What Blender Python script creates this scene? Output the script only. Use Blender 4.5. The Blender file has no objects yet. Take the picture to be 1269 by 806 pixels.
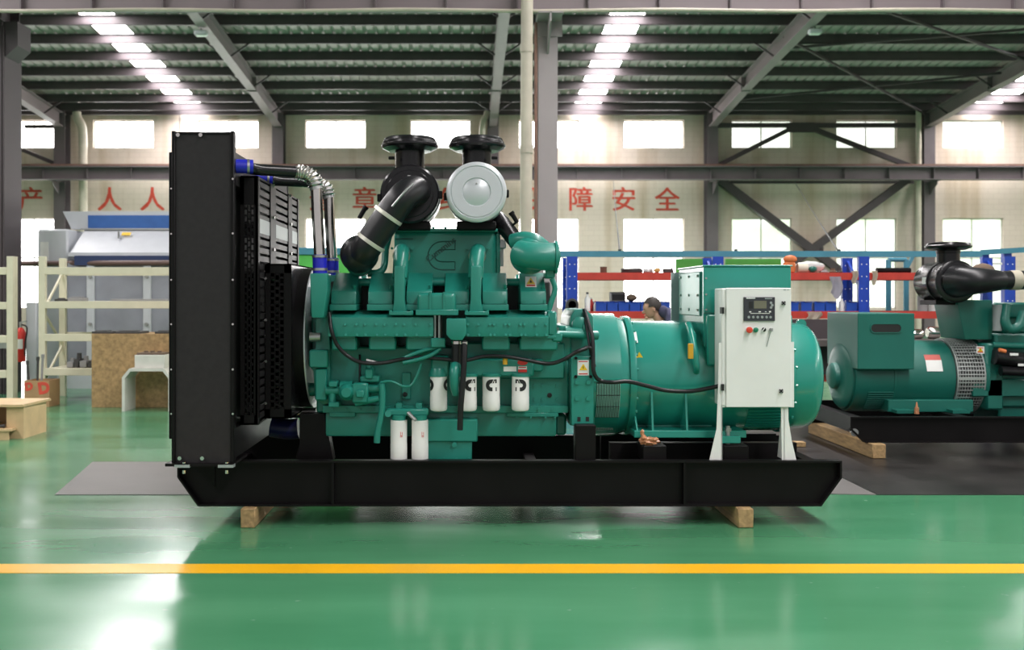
import bpy, bmesh, math, random
from mathutils import Vector, Matrix
R = math.radians
random.seed(7)
SC = bpy.context.scene
COL = SC.collection

# ------------------------------------------------------------------ camera
F, CX, CY, CAMZ = 1250.0, 580.0, 368.0, 1.45      # focal length and principal point in pixels of the 1269x806 frame
cam = bpy.data.cameras.new('camera'); camo = bpy.data.objects.new('camera', cam); COL.objects.link(camo)
camo.location = (0, 0, CAMZ); camo.rotation_euler = (R(90), 0, 0)
cam.sensor_width = 36.0; cam.lens = F / 1269 * 36
cam.shift_x = (634.5 - CX) / 1269; cam.shift_y = -(403 - CY) / 1269
cam.clip_start = 0.05; cam.clip_end = 300
cam.dof.use_dof = True; cam.dof.focus_distance = 6.7; cam.dof.aperture_fstop = 2.4
SC.camera = camo

# ------------------------------------------------------------------ world (bright overcast sky) and exposure
world = bpy.data.worlds.new('world'); SC.world = world; world.use_nodes = True
bg = world.node_tree.nodes['Background']
bg.inputs[0].default_value = (1.0, 0.97, 0.98, 1); bg.inputs[1].default_value = 0.5
WIN_E, SKY_E = 8.0, 37.0          # daylight through the window panes and the roof lights
SC.view_settings.view_transform = 'Standard'; SC.view_settings.look = 'None'
SC.view_settings.gamma = 1.0; SC.view_settings.exposure = 0.0
try: SC.view_settings.use_curve_mapping = False
except Exception: pass
SC.cycles.max_bounces = 8; SC.cycles.diffuse_bounces = 5; SC.cycles.glossy_bounces = 4
SC.cycles.sample_clamp_indirect = 6.0

# ------------------------------------------------------------------ materials
MATS = {}
def mat(name, col, rough=0.5, metal=0.0, spec=0.5, var=0.08, scale=6.0, bump=0.0, coat=0.0, emit=None, stretch=None, rvar=0.06):
    if name in MATS: return MATS[name]
    m = bpy.data.materials.new(name); m.use_nodes = True; MATS[name] = m
    nt = m.node_tree; b = nt.nodes['Principled BSDF']
    b.inputs['Roughness'].default_value = rough; b.inputs['Metallic'].default_value = metal
    b.inputs['Specular IOR Level'].default_value = spec; b.inputs['Coat Weight'].default_value = coat
    b.inputs['Coat Roughness'].default_value = 0.12
    tc = nt.nodes.new('ShaderNodeTexCoord'); mp = nt.nodes.new('ShaderNodeMapping')
    nt.links.new(tc.outputs['Object'], mp.inputs[0])
    if stretch: mp.inputs['Scale'].default_value = stretch
    n = nt.nodes.new('ShaderNodeTexNoise'); n.inputs['Scale'].default_value = scale; n.inputs['Detail'].default_value = 5
    nt.links.new(mp.outputs[0], n.inputs['Vector'])
    cr = nt.nodes.new('ShaderNodeValToRGB')
    cr.color_ramp.elements[0].position = 0.3; cr.color_ramp.elements[1].position = 0.7
    cr.color_ramp.elements[0].color = tuple(max(0, c * (1 - var)) for c in col) + (1,)
    cr.color_ramp.elements[1].color = tuple(min(1, c * (1 + var)) for c in col) + (1,)
    nt.links.new(n.outputs['Fac'], cr.inputs[0]); nt.links.new(cr.outputs[0], b.inputs['Base Color'])
    if rvar:
        mr = nt.nodes.new('ShaderNodeMapRange'); mr.inputs['To Min'].default_value = max(0.02, rough - rvar); mr.inputs['To Max'].default_value = min(1, rough + rvar)
        nt.links.new(n.outputs['Fac'], mr.inputs[0]); nt.links.new(mr.outputs[0], b.inputs['Roughness'])
    if bump:
        n2 = nt.nodes.new('ShaderNodeTexNoise'); n2.inputs['Scale'].default_value = scale * 9; n2.inputs['Detail'].default_value = 3
        nt.links.new(mp.outputs[0], n2.inputs['Vector'])
        bp = nt.nodes.new('ShaderNodeBump'); bp.inputs['Strength'].default_value = bump; bp.inputs['Distance'].default_value = 0.01
        nt.links.new(n2.outputs['Fac'], bp.inputs['Height']); nt.links.new(bp.outputs[0], b.inputs['Normal'])
    if emit:
        b.inputs['Emission Color'].default_value = tuple(emit[:3]) + (1,); b.inputs['Emission Strength'].default_value = emit[3]
    return m

GREEN = mat('green_paint', (0.014, 0.215, 0.165), 0.36, spec=0.5, var=0.07, scale=3, bump=0.03, coat=0.12)
GREEN_S = mat('green_gloss_paint', (0.017, 0.265, 0.21), 0.25, spec=0.6, var=0.05, scale=2, coat=0.35)
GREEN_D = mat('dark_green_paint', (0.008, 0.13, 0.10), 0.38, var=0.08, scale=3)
GREEN_B = mat('bright_green_board', (0.10, 0.50, 0.09), 0.5)
BLACK = mat('black_paint', (0.0065, 0.0055, 0.006), 0.42, spec=0.16, var=0.2, scale=4, bump=0.02)
BLACK_P = mat('black_panel_paint', (0.025, 0.022, 0.0235), 0.5, spec=0.25, var=0.12, scale=30, bump=0.05)
BLACK_G = mat('gloss_black_paint', (0.010, 0.0095, 0.011), 0.24, spec=0.38, var=0.2)
RUBBER = mat('black_rubber', (0.010, 0.010, 0.012), 0.36, spec=0.4, var=0.2, bump=0.03)
CHROME = mat('bright_steel', (0.72, 0.69, 0.66), 0.16, metal=1.0, var=0.05)
STEEL = mat('dull_steel', (0.45, 0.45, 0.45), 0.38, metal=0.9, var=0.1)
ALU = mat('grey_plate', (0.36, 0.40, 0.40), 0.42, metal=0.3, var=0.06)
SILVER = mat('silver_lid_paint', (0.62, 0.64, 0.67), 0.33, metal=0.35, var=0.03)
WHITE = mat('white_enamel', (0.80, 0.80, 0.78), 0.38, var=0.02, coat=0.1)
FILTER = mat('filter_white', (0.80, 0.79, 0.77), 0.35, var=0.03)
BLUE_H = mat('blue_silicone', (0.015, 0.02, 0.50), 0.4)
BLUE_R = mat('blue_rack_paint', (0.012, 0.055, 0.42), 0.42, var=0.12, scale=10)
BLUE_B = mat('blue_plastic', (0.012, 0.07, 0.42), 0.4)
TEAL = mat('teal_rail_paint', (0.06, 0.24, 0.33), 0.45)
REDB = mat('red_beam_paint', (0.52, 0.045, 0.03), 0.5, var=0.12, scale=8)
REDP = mat('wall_red_paint', (0.66, 0.08, 0.05), 0.7, var=0.15, scale=5)
RED = mat('red_gloss', (0.62, 0.03, 0.02), 0.35)
YEL = mat('yellow_print', (0.85, 0.55, 0.02), 0.45)
YTAG = mat('amber_tag', (0.62, 0.33, 0.02), 0.45)
INK = mat('black_print', (0.012, 0.012, 0.012), 0.5)
LABEL = mat('label_white', (0.78, 0.78, 0.76), 0.5)
CREAM = mat('cream_rack_paint', (0.70, 0.66, 0.50), 0.45, var=0.05)
PVC = mat('cream_pipe', (0.56, 0.51, 0.42), 0.45, var=0.12, scale=3)
STEELG = mat('grey_structural_paint', (0.15, 0.125, 0.135), 0.5, var=0.1, scale=1.5)
STEELC = mat('pale_grey_column_paint', (0.24, 0.198, 0.208), 0.5, var=0.06, scale=1.5)
COLM = mat('light_grey_column_paint', (0.37, 0.335, 0.343), 0.5, var=0.06, scale=1.5)
CLAMP = mat('zinc_band', (0.62, 0.60, 0.52), 0.35, metal=0.35, var=0.05)
STEELD = mat('dark_structural_paint', (0.062, 0.048, 0.053), 0.55, var=0.15, scale=1.5)
RUST = mat('rail_rust', (0.22, 0.12, 0.09), 0.6, var=0.2)
SHEET = mat('roof_sheet_paint', (0.40, 0.335, 0.335), 0.55, var=0.06, scale=1)
PLY = mat('plywood', (0.38, 0.24, 0.11), 0.6, var=0.28, scale=22)
PLYL = mat('pale_plywood', (0.62, 0.44, 0.24), 0.55, var=0.12, scale=5)
WOOD = mat('timber', (0.40, 0.26, 0.12), 0.7, var=0.3, scale=7, stretch=(6, 1, 6), bump=0.3)
CARD = mat('cardboard', (0.43, 0.26, 0.13), 0.7, var=0.1)
MACH = mat('machine_white', (0.60, 0.62, 0.66), 0.4, var=0.03)
MACHG = mat('machine_grey_panel', (0.34, 0.35, 0.40), 0.35, var=0.06, scale=1)
MACHB = mat('machine_blue', (0.035, 0.13, 0.42), 0.4)
MACHD = mat('machine_dark_blue', (0.02, 0.04, 0.12), 0.4)
DARK = mat('dark_clutter', (0.05, 0.05, 0.05), 0.6)
GREYC = mat('grey_clutter', (0.28, 0.28, 0.28), 0.55)
BROWN = mat('brown_cloth', (0.14, 0.095, 0.065), 0.8)
BEIGE = mat('beige_cloth', (0.62, 0.56, 0.46), 0.85)
LILAC = mat('pale_bag', (0.50, 0.48, 0.55), 0.7)
ORANGE = mat('orange_plastic', (0.62, 0.17, 0.05), 0.5)
COPPER = mat('copper_film', (0.50, 0.22, 0.11), 0.28, var=0.35, scale=30)
SKIN = mat('skin', (0.55, 0.32, 0.22), 0.55)
HAIR = mat('dark_hair', (0.03, 0.024, 0.02), 0.6)
NAVY = mat('navy_work_cloth', (0.055, 0.055, 0.11), 0.8)
MATG = mat('grey_floor_sheet', (0.12, 0.11, 0.105), 0.45, var=0.2, scale=3, bump=0.05)
MATB = mat('dark_floor_mat', (0.020, 0.018, 0.017), 0.36, spec=0.35, var=0.5, scale=2.2, bump=0.08)

def glass_mat(name, c1, c2, e):
    m = bpy.data.materials.new(name); m.use_nodes = True
    nt = m.node_tree; b = nt.nodes['Principled BSDF']; b.inputs['Roughness'].default_value = 0.15
    b.inputs['Base Color'].default_value = (0.8, 0.8, 0.8, 1)
    tc = nt.nodes.new('ShaderNodeTexCoord'); n = nt.nodes.new('ShaderNodeTexNoise'); n.inputs['Scale'].default_value = 1.3; n.inputs['Detail'].default_value = 6
    nt.links.new(tc.outputs['Object'], n.inputs['Vector'])
    cr = nt.nodes.new('ShaderNodeValToRGB'); cr.color_ramp.elements[0].position = 0.42; cr.color_ramp.elements[1].position = 0.58
    cr.color_ramp.elements[0].color = c1 + (1,); cr.color_ramp.elements[1].color = c2 + (1,)
    nt.links.new(n.outputs['Fac'], cr.inputs[0]); nt.links.new(cr.outputs[0], b.inputs['Emission Color'])
    b.inputs['Emission Strength'].default_value = e
    return m
PANE = glass_mat('daylit_pane', (1, 0.97, 0.96), (1, 0.97, 0.97), WIN_E)
PANE_T = glass_mat('daylit_pane_with_trees', (0.62, 0.72, 0.50), (0.97, 1.0, 0.93), 1.3)
PANE_U = glass_mat('daylit_pane_with_sky', (0.80, 0.88, 0.74), (1.0, 1.0, 0.95), 1.5)
SKYL = glass_mat('roof_light_panel', (1, 0.95, 0.95), (1, 0.96, 0.97), SKY_E)

def floor_mat():
    m = bpy.data.materials.new('green_epoxy_floor'); m.use_nodes = True
    nt = m.node_tree; b = nt.nodes['Principled BSDF']
    tc = nt.nodes.new('ShaderNodeTexCoord')
    n = nt.nodes.new('ShaderNodeTexNoise'); n.inputs['Scale'].default_value = 0.9; n.inputs['Detail'].default_value = 7
    mp = nt.nodes.new('ShaderNodeMapping'); mp.inputs['Scale'].default_value = (0.5, 2.2, 1)
    nt.links.new(tc.outputs['Object'], mp.inputs[0]); nt.links.new(mp.outputs[0], n.inputs['Vector'])
    cr = nt.nodes.new('ShaderNodeValToRGB'); cr.color_ramp.elements[0].position = 0.3; cr.color_ramp.elements[1].position = 0.75
    cr.color_ramp.elements[0].color = (0.052, 0.205, 0.098, 1); cr.color_ramp.elements[1].color = (0.080, 0.262, 0.133, 1)
    nt.links.new(n.outputs['Fac'], cr.inputs[0])
    # pale worn specks
    v = nt.nodes.new('ShaderNodeTexNoise'); v.inputs['Scale'].default_value = 14; v.inputs['Detail'].default_value = 2
    nt.links.new(tc.outputs['Object'], v.inputs['Vector'])
    sr = nt.nodes.new('ShaderNodeValToRGB'); sr.color_ramp.elements[0].position = 0.73; sr.color_ramp.elements[1].position = 0.80
    nt.links.new(v.outputs['Fac'], sr.inputs[0])
    mx = nt.nodes.new('ShaderNodeMix'); mx.data_type = 'RGBA'; mx.inputs[7].default_value = (0.16, 0.30, 0.20, 1)
    nt.links.new(sr.outputs[0], mx.inputs[0]); nt.links.new(cr.outputs[0], mx.inputs[6])
    nt.links.new(mx.outputs[2], b.inputs['Base Color'])
    mr = nt.nodes.new('ShaderNodeMapRange'); mr.inputs['From Min'].default_value = 0.3; mr.inputs['From Max'].default_value = 0.7
    mr.inputs['To Min'].default_value = 0.13; mr.inputs['To Max'].default_value = 0.24
    nt.links.new(n.outputs['Fac'], mr.inputs[0]); nt.links.new(mr.outputs[0], b.inputs['Roughness'])
    b.inputs['Specular IOR Level'].default_value = 0.5
    n2 = nt.nodes.new('ShaderNodeTexNoise'); n2.inputs['Scale'].default_value = 3; n2.inputs['Detail'].default_value = 4
    nt.links.new(tc.outputs['Object'], n2.inputs['Vector'])
    bp = nt.nodes.new('ShaderNodeBump'); bp.inputs['Strength'].default_value = 0.05; bp.inputs['Distance'].default_value = 0.02
    nt.links.new(n2.outputs['Fac'], bp.inputs['Height']); nt.links.new(bp.outputs[0], b.inputs['Normal'])
    return m
FLOORM = floor_mat()

def line_mat():
    m = mat('floor_line_paint', (0.80, 0.42, 0.012), 0.3, var=0.06, scale=2)
    return m
LINEM = line_mat()

def wall_mat():
    m = bpy.data.materials.new('cream_painted_brick'); m.use_nodes = True
    nt = m.node_tree; b = nt.nodes['Principled BSDF']; b.inputs['Roughness'].default_value = 0.75
    tc = nt.nodes.new('ShaderNodeTexCoord'); mp = nt.nodes.new('ShaderNodeMapping')
    mp.inputs['Rotation'].default_value = (R(90), 0, 0)
    nt.links.new(tc.outputs['Object'], mp.inputs[0])
    br = nt.nodes.new('ShaderNodeTexBrick'); br.inputs['Scale'].default_value = 1.0
    br.inputs['Brick Width'].default_value = 0.42; br.inputs['Row Height'].default_value = 0.2; br.inputs['Mortar Size'].default_value = 0.012
    br.inputs['Color1'].default_value = (0.71, 0.605, 0.525, 1); br.inputs['Color2'].default_value = (0.73, 0.625, 0.54, 1); br.inputs['Mortar'].default_value = (0.66, 0.56, 0.48, 1)
    nt.links.new(mp.outputs[0], br.inputs['Vector'])
    st = nt.nodes.new('ShaderNodeTexNoise'); st.inputs['Scale'].default_value = 1.0; st.inputs['Detail'].default_value = 6
    m2 = nt.nodes.new('ShaderNodeMapping'); m2.inputs['Scale'].default_value = (1.4, 1.4, 0.12)
    nt.links.new(tc.outputs['Object'], m2.inputs[0]); nt.links.new(m2.outputs[0], st.inputs['Vector'])
    cr = nt.nodes.new('ShaderNodeValToRGB'); cr.color_ramp.elements[0].position = 0.30; cr.color_ramp.elements[1].position = 0.5
    cr.color_ramp.elements[0].color = (0.78, 0.72, 0.62, 1); cr.color_ramp.elements[1].color = (1, 1, 1, 1)
    nt.links.new(st.outputs['Fac'], cr.inputs[0])
    mx = nt.nodes.new('ShaderNodeMix'); mx.data_type = 'RGBA'; mx.blend_type = 'MULTIPLY'; mx.inputs[0].default_value = 1
    nt.links.new(br.outputs['Color'], mx.inputs[6]); nt.links.new(cr.outputs[0], mx.inputs[7]); nt.links.new(mx.outputs[2], b.inputs['Base Color'])
    return m
WALLM = wall_mat()

# ------------------------------------------------------------------ geometry helpers
def X(px, d): return (px - CX) * d / F
def Z(py, d): return CAMZ - (py - CY) * d / F
def P(px, py, d): return Vector((X(px, d), d, Z(py, d)))

def catmull(pts, n=6):
    pts = [Vector(p) for p in pts]
    if len(pts) < 3: return pts
    out = []
    ext = [pts[0] * 2 - pts[1]] + pts + [pts[-1] * 2 - pts[-2]]
    for i in range(1, len(ext) - 2):
        a, b, c, d = ext[i - 1:i + 3]
        for k in range(n):
            t = k / n
            out.append(0.5 * ((2 * b) + (c - a) * t + (2 * a - 5 * b + 4 * c - d) * t * t + (3 * b - a - 3 * c + d) * t ** 3))
    out.append(pts[-1])
    return out

def offset_poly(poly, o):
    n = len(poly); out = []
    area = sum(poly[i][0] * poly[(i + 1) % n][1] - poly[(i + 1) % n][0] * poly[i][1] for i in range(n))
    s = 1 if area > 0 else -1
    for i in range(n):
        p0, p1, p2 = [Vector(poly[(i + k) % n]) for k in (-1, 0, 1)]
        e1 = (p1 - p0).normalized(); e2 = (p2 - p1).normalized()
        n1 = Vector((-e1.y, e1.x)) * s; n2 = Vector((-e2.y, e2.x)) * s
        m = (n1 + n2).normalized(); l = o / max(0.3, m.dot(n1))
        q = p1 + m * l; out.append((q.x, q.y))
    return out

class G:
    def __init__(s): s.bm = bmesh.new()
    def _merge(s, b):
        me = bpy.data.meshes.new('tmp'); b.to_mesh(me); b.free(); s.bm.from_mesh(me); bpy.data.meshes.remove(me)
    def box(s, x0, x1, y0, y1, z0, z1, bev=0.0, seg=1):
        b = bmesh.new(); bmesh.ops.create_cube(b, size=1)
        for v in b.verts:
            v.co = Vector(((x0 + x1) / 2 + v.co.x * (x1 - x0), (y0 + y1) / 2 + v.co.y * (y1 - y0), (z0 + z1) / 2 + v.co.z * (z1 - z0)))
        if bev: bmesh.ops.bevel(b, geom=b.edges[:], offset=bev, segments=seg, affect='EDGES', profile=0.6)
        s._merge(b); return s
    def pb(s, x0, y0, x1, y1, d0, d1, bev=0.0, seg=1):      # pixel rectangle of the front face at distance d0, reaching back to d1
        return s.box(X(x0, d0), X(x1, d0), d0, d1, Z(y1, d0), Z(y0, d0), bev, seg)
    def bar(s, p0, p1, w, h, up=(0, 0, 1)):
        p0, p1 = Vector(p0), Vector(p1); a = (p1 - p0).normalized(); u = Vector(up)
        if abs(a.dot(u)) > 0.98: u = Vector((0, 1, 0))
        r = a.cross(u).normalized(); u = r.cross(a)
        vs = [s.bm.verts.new(p + r * (i * w / 2) + u * (j * h / 2)) for p in (p0, p1) for i, j in ((-1, -1), (1, -1), (1, 1), (-1, 1))]
        for f in ((3, 2, 1, 0), (4, 5, 6, 7), (0, 1, 5, 4), (1, 2, 6, 5), (2, 3, 7, 6), (3, 0, 4, 7)): s.bm.faces.new([vs[k] for k in f])
        return s
    def tube(s, pts, r, seg=10, n=6, caps=True):
        pts = catmull(pts, n) if n > 1 else [Vector(p) for p in pts]
        m = len(pts); rs = r if isinstance(r, (list, tuple)) else None
        rings = []; nrm = None
        for i, p in enumerate(pts):
            t = (pts[min(i + 1, m - 1)] - pts[max(i - 1, 0)]).normalized()
            if nrm is None:
                nrm = t.orthogonal().normalized()
            else:
                nrm = (nrm - t * nrm.dot(t)).normalized()
            bi = t.cross(nrm)
            rr = (rs[0] + (rs[-1] - rs[0]) * i / (m - 1)) if rs else r
            rings.append([s.bm.verts.new(p + (nrm * math.cos(2 * math.pi * k / seg) + bi * math.sin(2 * math.pi * k / seg)) * rr) for k in range(seg)])
        for a, b in zip(rings, rings[1:]):
            for k in range(seg): s.bm.faces.new((a[k], a[(k + 1) % seg], b[(k + 1) % seg], b[k]))
        if caps: s.bm.faces.new(rings[0][::-1]); s.bm.faces.new(rings[-1])
        return s
    def cyl(s, p0, p1, r0, r1=None, seg=20): return s.tube([p0, p1], [r0, r0 if r1 is None else r1], seg, 1)
    def lathe(s, prof, org, axis, seg=32, a0=0.0, a1=360.0):   # prof: (radius, height along the axis)
        ax = Vector(axis).normalized(); u = Vector((0, 0, 1)) if abs(ax.z) < 0.9 else Vector((0, -1, 0))
        w = ax.cross(u).normalized(); u = w.cross(ax); org = Vector(org); full = abs(a1 - a0 - 360) < 1e-3
        ns = seg if full else seg + 1
        rings = []
        for r, h in prof:
            if r < 1e-5: rings.append([s.bm.verts.new(org + ax * h)] * ns); continue
            rings.append([s.bm.verts.new(org + ax * h + (u * math.cos(R(a0 + (a1 - a0) * k / seg)) + w * math.sin(R(a0 + (a1 - a0) * k / seg))) * r) for k in range(ns)])
        for a, b in zip(rings, rings[1:]):
            for k in range(ns if full else ns - 1):
                q = []
                for v in (a[k], b[k], b[(k + 1) % ns], a[(k + 1) % ns]):
                    if v not in q: q.append(v)
                if len(q) > 2:
                    try: s.bm.faces.new(q)
                    except ValueError: pass
        if full:
            for rg, fl in ((rings[0], 1), (rings[-1], 0)):
                if rg[0] is not rg[1]:
                    try: s.bm.faces.new(rg if fl else rg[::-1])
                    except ValueError: pass
        return s
    def prism(s, poly, a, b, plane='xz', bev=0.0):          # poly in the named plane, extruded along the remaining axis
        k = bmesh.new()
        def pt(p, t):
            return {'xz': (p[0], t, p[1]), 'yz': (t, p[0], p[1]), 'xy': (p[0], p[1], t)}[plane]
        A = [k.verts.new(pt(p, a)) for p in poly]; B = [k.verts.new(pt(p, b)) for p in poly]; n = len(poly)
        k.faces.new(A); k.faces.new(B[::-1])
        for i in range(n): k.faces.new((A[i], B[i], B[(i + 1) % n], A[(i + 1) % n]))
        bmesh.ops.recalc_face_normals(k, faces=k.faces[:])
        if bev: bmesh.ops.bevel(k, geom=k.edges[:], offset=bev, segments=2, affect='EDGES', profile=0.6)
        s._merge(k); return s
    def pprism(s, poly, d0, d1, bev=0.0): return s.prism([(X(x, d0), Z(y, d0)) for x, y in poly], d0, d1, 'xz', bev)
    def ring(s, poly, o, a, b):                              # open frame: outline minus inset outline, along y
        q = offset_poly(poly, o); n = len(poly)
        V = [[s.bm.verts.new((p[0], t, p[1])) for p in pl] for t in (a, b) for pl in (poly, q)]
        for i in range(n):
            j = (i + 1) % n
            for f in ((V[0][i], V[0][j], V[1][j], V[1][i]), (V[2][i], V[3][i], V[3][j], V[2][j]), (V[0][i], V[2][i], V[2][j], V[0][j]), (V[1][i], V[1][j], V[3][j], V[3][i])): s.bm.faces.new(f)
        return s
    def ball(s, c, r, sc=(1, 1, 1), sub=2, noise=0.0):
        b = bmesh.new(); bmesh.ops.create_icosphere(b, subdivisions=sub, radius=1)
        for v in b.verts:
            k = 1 + noise * (random.random() - 0.5)
            v.co = Vector((c[0] + v.co.x * r * sc[0] * k, c[1] + v.co.y * r * sc[1] * k, c[2] + v.co.z * r * sc[2] * k))
        s._merge(b); return s
    def hexes(s, pts, r, h, axis=(0, -1, 0)):
        ax = Vector(axis)
        for p in pts: s.cyl(Vector(p), Vector(p) + ax * h, r, r, 6)
        return s
    def mesh(s, name, m, smooth=40):
        bmesh.ops.recalc_face_normals(s.bm, faces=s.bm.faces[:])
        me = bpy.data.meshes.new(name); s.bm.to_mesh(me); s.bm.free()
        me.materials.append(m)
        if smooth:
            for p in me.polygons: p.use_smooth = True
            me.set_sharp_from_angle(angle=R(smooth))
        return me

WL = {}
def link(name, data, parent=None, loc=(0, 0, 0)):
    o = bpy.data.objects.new(name, data); COL.objects.link(o); o.location = loc
    if parent is not None:
        o.parent = parent
        if o.parent.name in WL: o.matrix_parent_inverse = Matrix.Translation(-WL[o.parent.name])
    WL[o.name] = Vector(loc)
    return o
def part(name, g, m, parent, smooth=40, label=None, stuff=False, loc=(0, 0, 0)):
    o = link(name, g.mesh(name, m, smooth) if isinstance(g, G) else g, parent, loc)
    if label: o['label'] = label
    if stuff: o['kind'] = 'stuff'
    return o
def tag(o, label, cat, group=None, kind=None):
    o['label'] = label; o['category'] = cat
    if group: o['group'] = group
    if kind: o['kind'] = kind
    return o
def thing(name, label, cat, loc, group=None): return tag(link(name, None, None, loc), label, cat, group)
def single(name, g, m, label, cat, group=None, smooth=40): return tag(part(name, g, m, None, smooth), label, cat, group)
def struct(name, g, m, parent=None, smooth=40, label=None, cat=None):
    o = part(name, g, m, parent, smooth)
    if parent is None:
        o['kind'] = 'structure'
        if label: o['label'] = label
        if cat: o['category'] = cat
    return o
def copies(me, name, parent, locs): return [link(name, me, parent, l) for l in locs]

def text_mesh(body, size, depth, off, m, name):
    cu = bpy.data.curves.new(name, 'FONT'); cu.body = body; cu.size = size; cu.extrude = depth; cu.offset = off
    cu.align_x = 'CENTER'; cu.align_y = 'CENTER'; cu.resolution_u = 3
    o = bpy.data.objects.new(name, cu); COL.objects.link(o)
    dg = bpy.context.evaluated_depsgraph_get(); dg.update()
    me = bpy.data.meshes.new_from_object(o.evaluated_get(dg)); me.name = name
    bpy.data.objects.remove(o); bpy.data.curves.remove(cu)
    me.materials.clear(); me.materials.append(m)
    return me
def text_part(body, size, loc, m, name, parent, depth=0.001, off=0.0, rot=0.0, fit=None, sx=1.0, bold=0.0):
    me = text_mesh(body, size, depth, off, m, name)
    if bold:
        b = bmesh.new()
        for q, (dx, dy) in enumerate(((-1, -0.5), (1, -0.5), (-1, 0.5), (1, 0.5))):
            m2 = me.copy(); m2.transform(Matrix.Translation((dx * bold, dy * bold, -q * depth * 1.5))); b.from_mesh(m2); bpy.data.meshes.remove(m2)
        b.to_mesh(me); b.free()
    if fit:   # centre the glyph on its own bounds
        xs = [v.co.x for v in me.vertices]; ys = [v.co.y for v in me.vertices]
        me.transform(Matrix.Translation((-(min(xs) + max(xs)) / 2, -(min(ys) + max(ys)) / 2, 0)))
    M = Matrix.Rotation(R(90), 4, 'X') @ Matrix.Rotation(R(rot), 4, 'Z') @ Matrix.Diagonal((sx, 1, 1, 1))
    me.transform(M)
    return link(name, me, parent, loc)
# ================================================================== THE SETTING
WY = 38.7                       # back wall
XL, XR, YF = -25.0, 28.0, -7.0  # hall limits
def roof_z(y): return 8.65 + 0.08 * (WY - y) if y > 15 else 8.65 + 0.08 * (WY - 15) - 0.08 * (15 - y)

struct('floor', G().box(XL, XR, YF, WY + 0.3, -0.3, 0.0), FLOORM, smooth=0)
FLOOR = bpy.data.objects['floor']
part('floor_line', G().box(XL + 1, XR - 1, Z(0, 1) * 0 + 5.285, 5.465, 0.0004, 0.0022), LINEM, FLOOR, label='yellow safety line painted across the green floor')

# windows of the back wall: centre pixel columns
WIN = [-354, -224, -90, 41, 153, 283, 416, 546, 680, 810, 944, 1074, 1206, 1336, 1470]
wx = [(X(p - 37.5, WY), X(p + 37.5, WY)) for p in WIN]
UZ = (Z(184, WY), Z(149, WY)); LZ = (1.0, Z(270.5, WY))
g = G(); y0, y1 = WY, WY + 0.3
g.box(XL, XR, y0, y1, 0, LZ[0]); g.box(XL, XR, y0, y1, LZ[1], UZ[0]); g.box(XL, XR, y0, y1, UZ[1], 9.2)
for (a, b) in (LZ, UZ):
    e = [XL] + [v for w in wx for v in w] + [XR]
    for i in range(0, len(e), 2): g.box(e[i], e[i + 1], y0, y1, a, b)
struct('wall_back', g, WALLM, smooth=0)
WALL = bpy.data.objects['wall_back']
struct('wall_left', G().box(XL - 0.3, XL, YF, WY + 0.3, 0, 9.2), WALLM, smooth=0)
struct('wall_right', G().box(XR, XR + 0.3, YF, WY + 0.3, 0, 9.2), WALLM, smooth=0)
FRM = mat('window_frame_paint', (0.62, 0.62, 0.58), 0.5)
nwin = 0
for i, (a, b) in enumerate(wx):
    for row, (z0, z1) in enumerate((UZ, LZ)):
        nwin += 1; yy = WY + 0.10; t = 0.045
        g = G()
        for q in ((a, a + t, z0, z1), (b - t, b, z0, z1), (a, b, z0, z0 + t), (a, b, z1 - t, z1), ((a + b) / 2 - t / 2, (a + b) / 2 + t / 2, z0, z1)):
            g.box(q[0], q[1], yy, yy + 0.07, q[2], q[3])
        zs = [z0, z1] if row == 0 else [z0, 2.95, z1]
        if row: g.box(a, b, yy, yy + 0.07, 2.92, 2.98)
        w = struct('window_%d' % nwin, g, FRM, smooth=0)
        pm = PANE if i < 10 else (PANE_T if row else PANE_U)
        for k in range(2):
            xa, xb = (a, (a + b) / 2) if k == 0 else ((a + b) / 2, b)
            for za, zb in zip(zs, zs[1:]):
                part('pane', G().box(xa + 0.02, xb - 0.02, yy + 0.03, yy + 0.04, za + 0.02, zb - 0.02), pm, w, 0)

# painted slogan on the back wall
zc = Z(246.5, WY)
for ch, px in zip('生产人人有责遵章守纪保障安全', [-15, 38, 136, 189, 240, 294, 399, 452, 506, 559, 666, 720, 773, 827]):
    o = text_part(ch, 0.98, (X(px, WY), WY - 0.004, zc), REDP, 'painted_character', WALL, 0.002, 0.0, fit=True, bold=0.018)
    o['label'] = 'red painted character'

# columns
COLX = [-15.45, -7.2, 0.95, 9.25, 17.45]
def hcol(g, x, y0, y1, w, z0, z1, t=0.02):
    g.box(x - w / 2, x + w / 2, y0, y0 + t, z0, z1); g.box(x - w / 2, x + w / 2, y1 - t, y1, z0, z1)
    g.box(x - t / 2, x + t / 2, y0 + t, y1 - t, z0, z1)
cl = ['grey steel column at the far left of the back wall', 'grey steel column of back wall behind the tall radiator', 'grey steel column of back wall beside the pale drainpipe',
      'grey steel column where the crossed braces start', 'grey steel column right of the crossed braces']
def corbel(g, x, y, z, reach=0.55, w=0.3):
    g.prism([(y, z), (y - reach, z), (y - reach, z - 0.14), (y, z - 0.5)], x - 0.012, x + 0.012, 'yz')
    g.box(x - w / 2, x + w / 2, y - reach, y, z - 0.02, z)
CB0, CB1 = Z(223, 37.5), Z(206.5, 37.5)
for x, l in zip(COLX, cl):
    g = G(); hcol(g, x, 38.12, 38.68, 0.42, 0, 8.5); corbel(g, x, 38.12, CB0, 0.62)
    o = part('steel_column', g, STEELG, None, 0); tag(o, l, 'column', 'columns along the back wall', 'structure')
g = G(); hcol(g, 1.19, 15.0, 15.6, 0.285, 0, 9.9); g.box(1.03, 1.40, 14.98, 15.0, 5.32, 6.1); corbel(g, 1.19, 15.0, 5.56, 0.5, 0.36)
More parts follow.
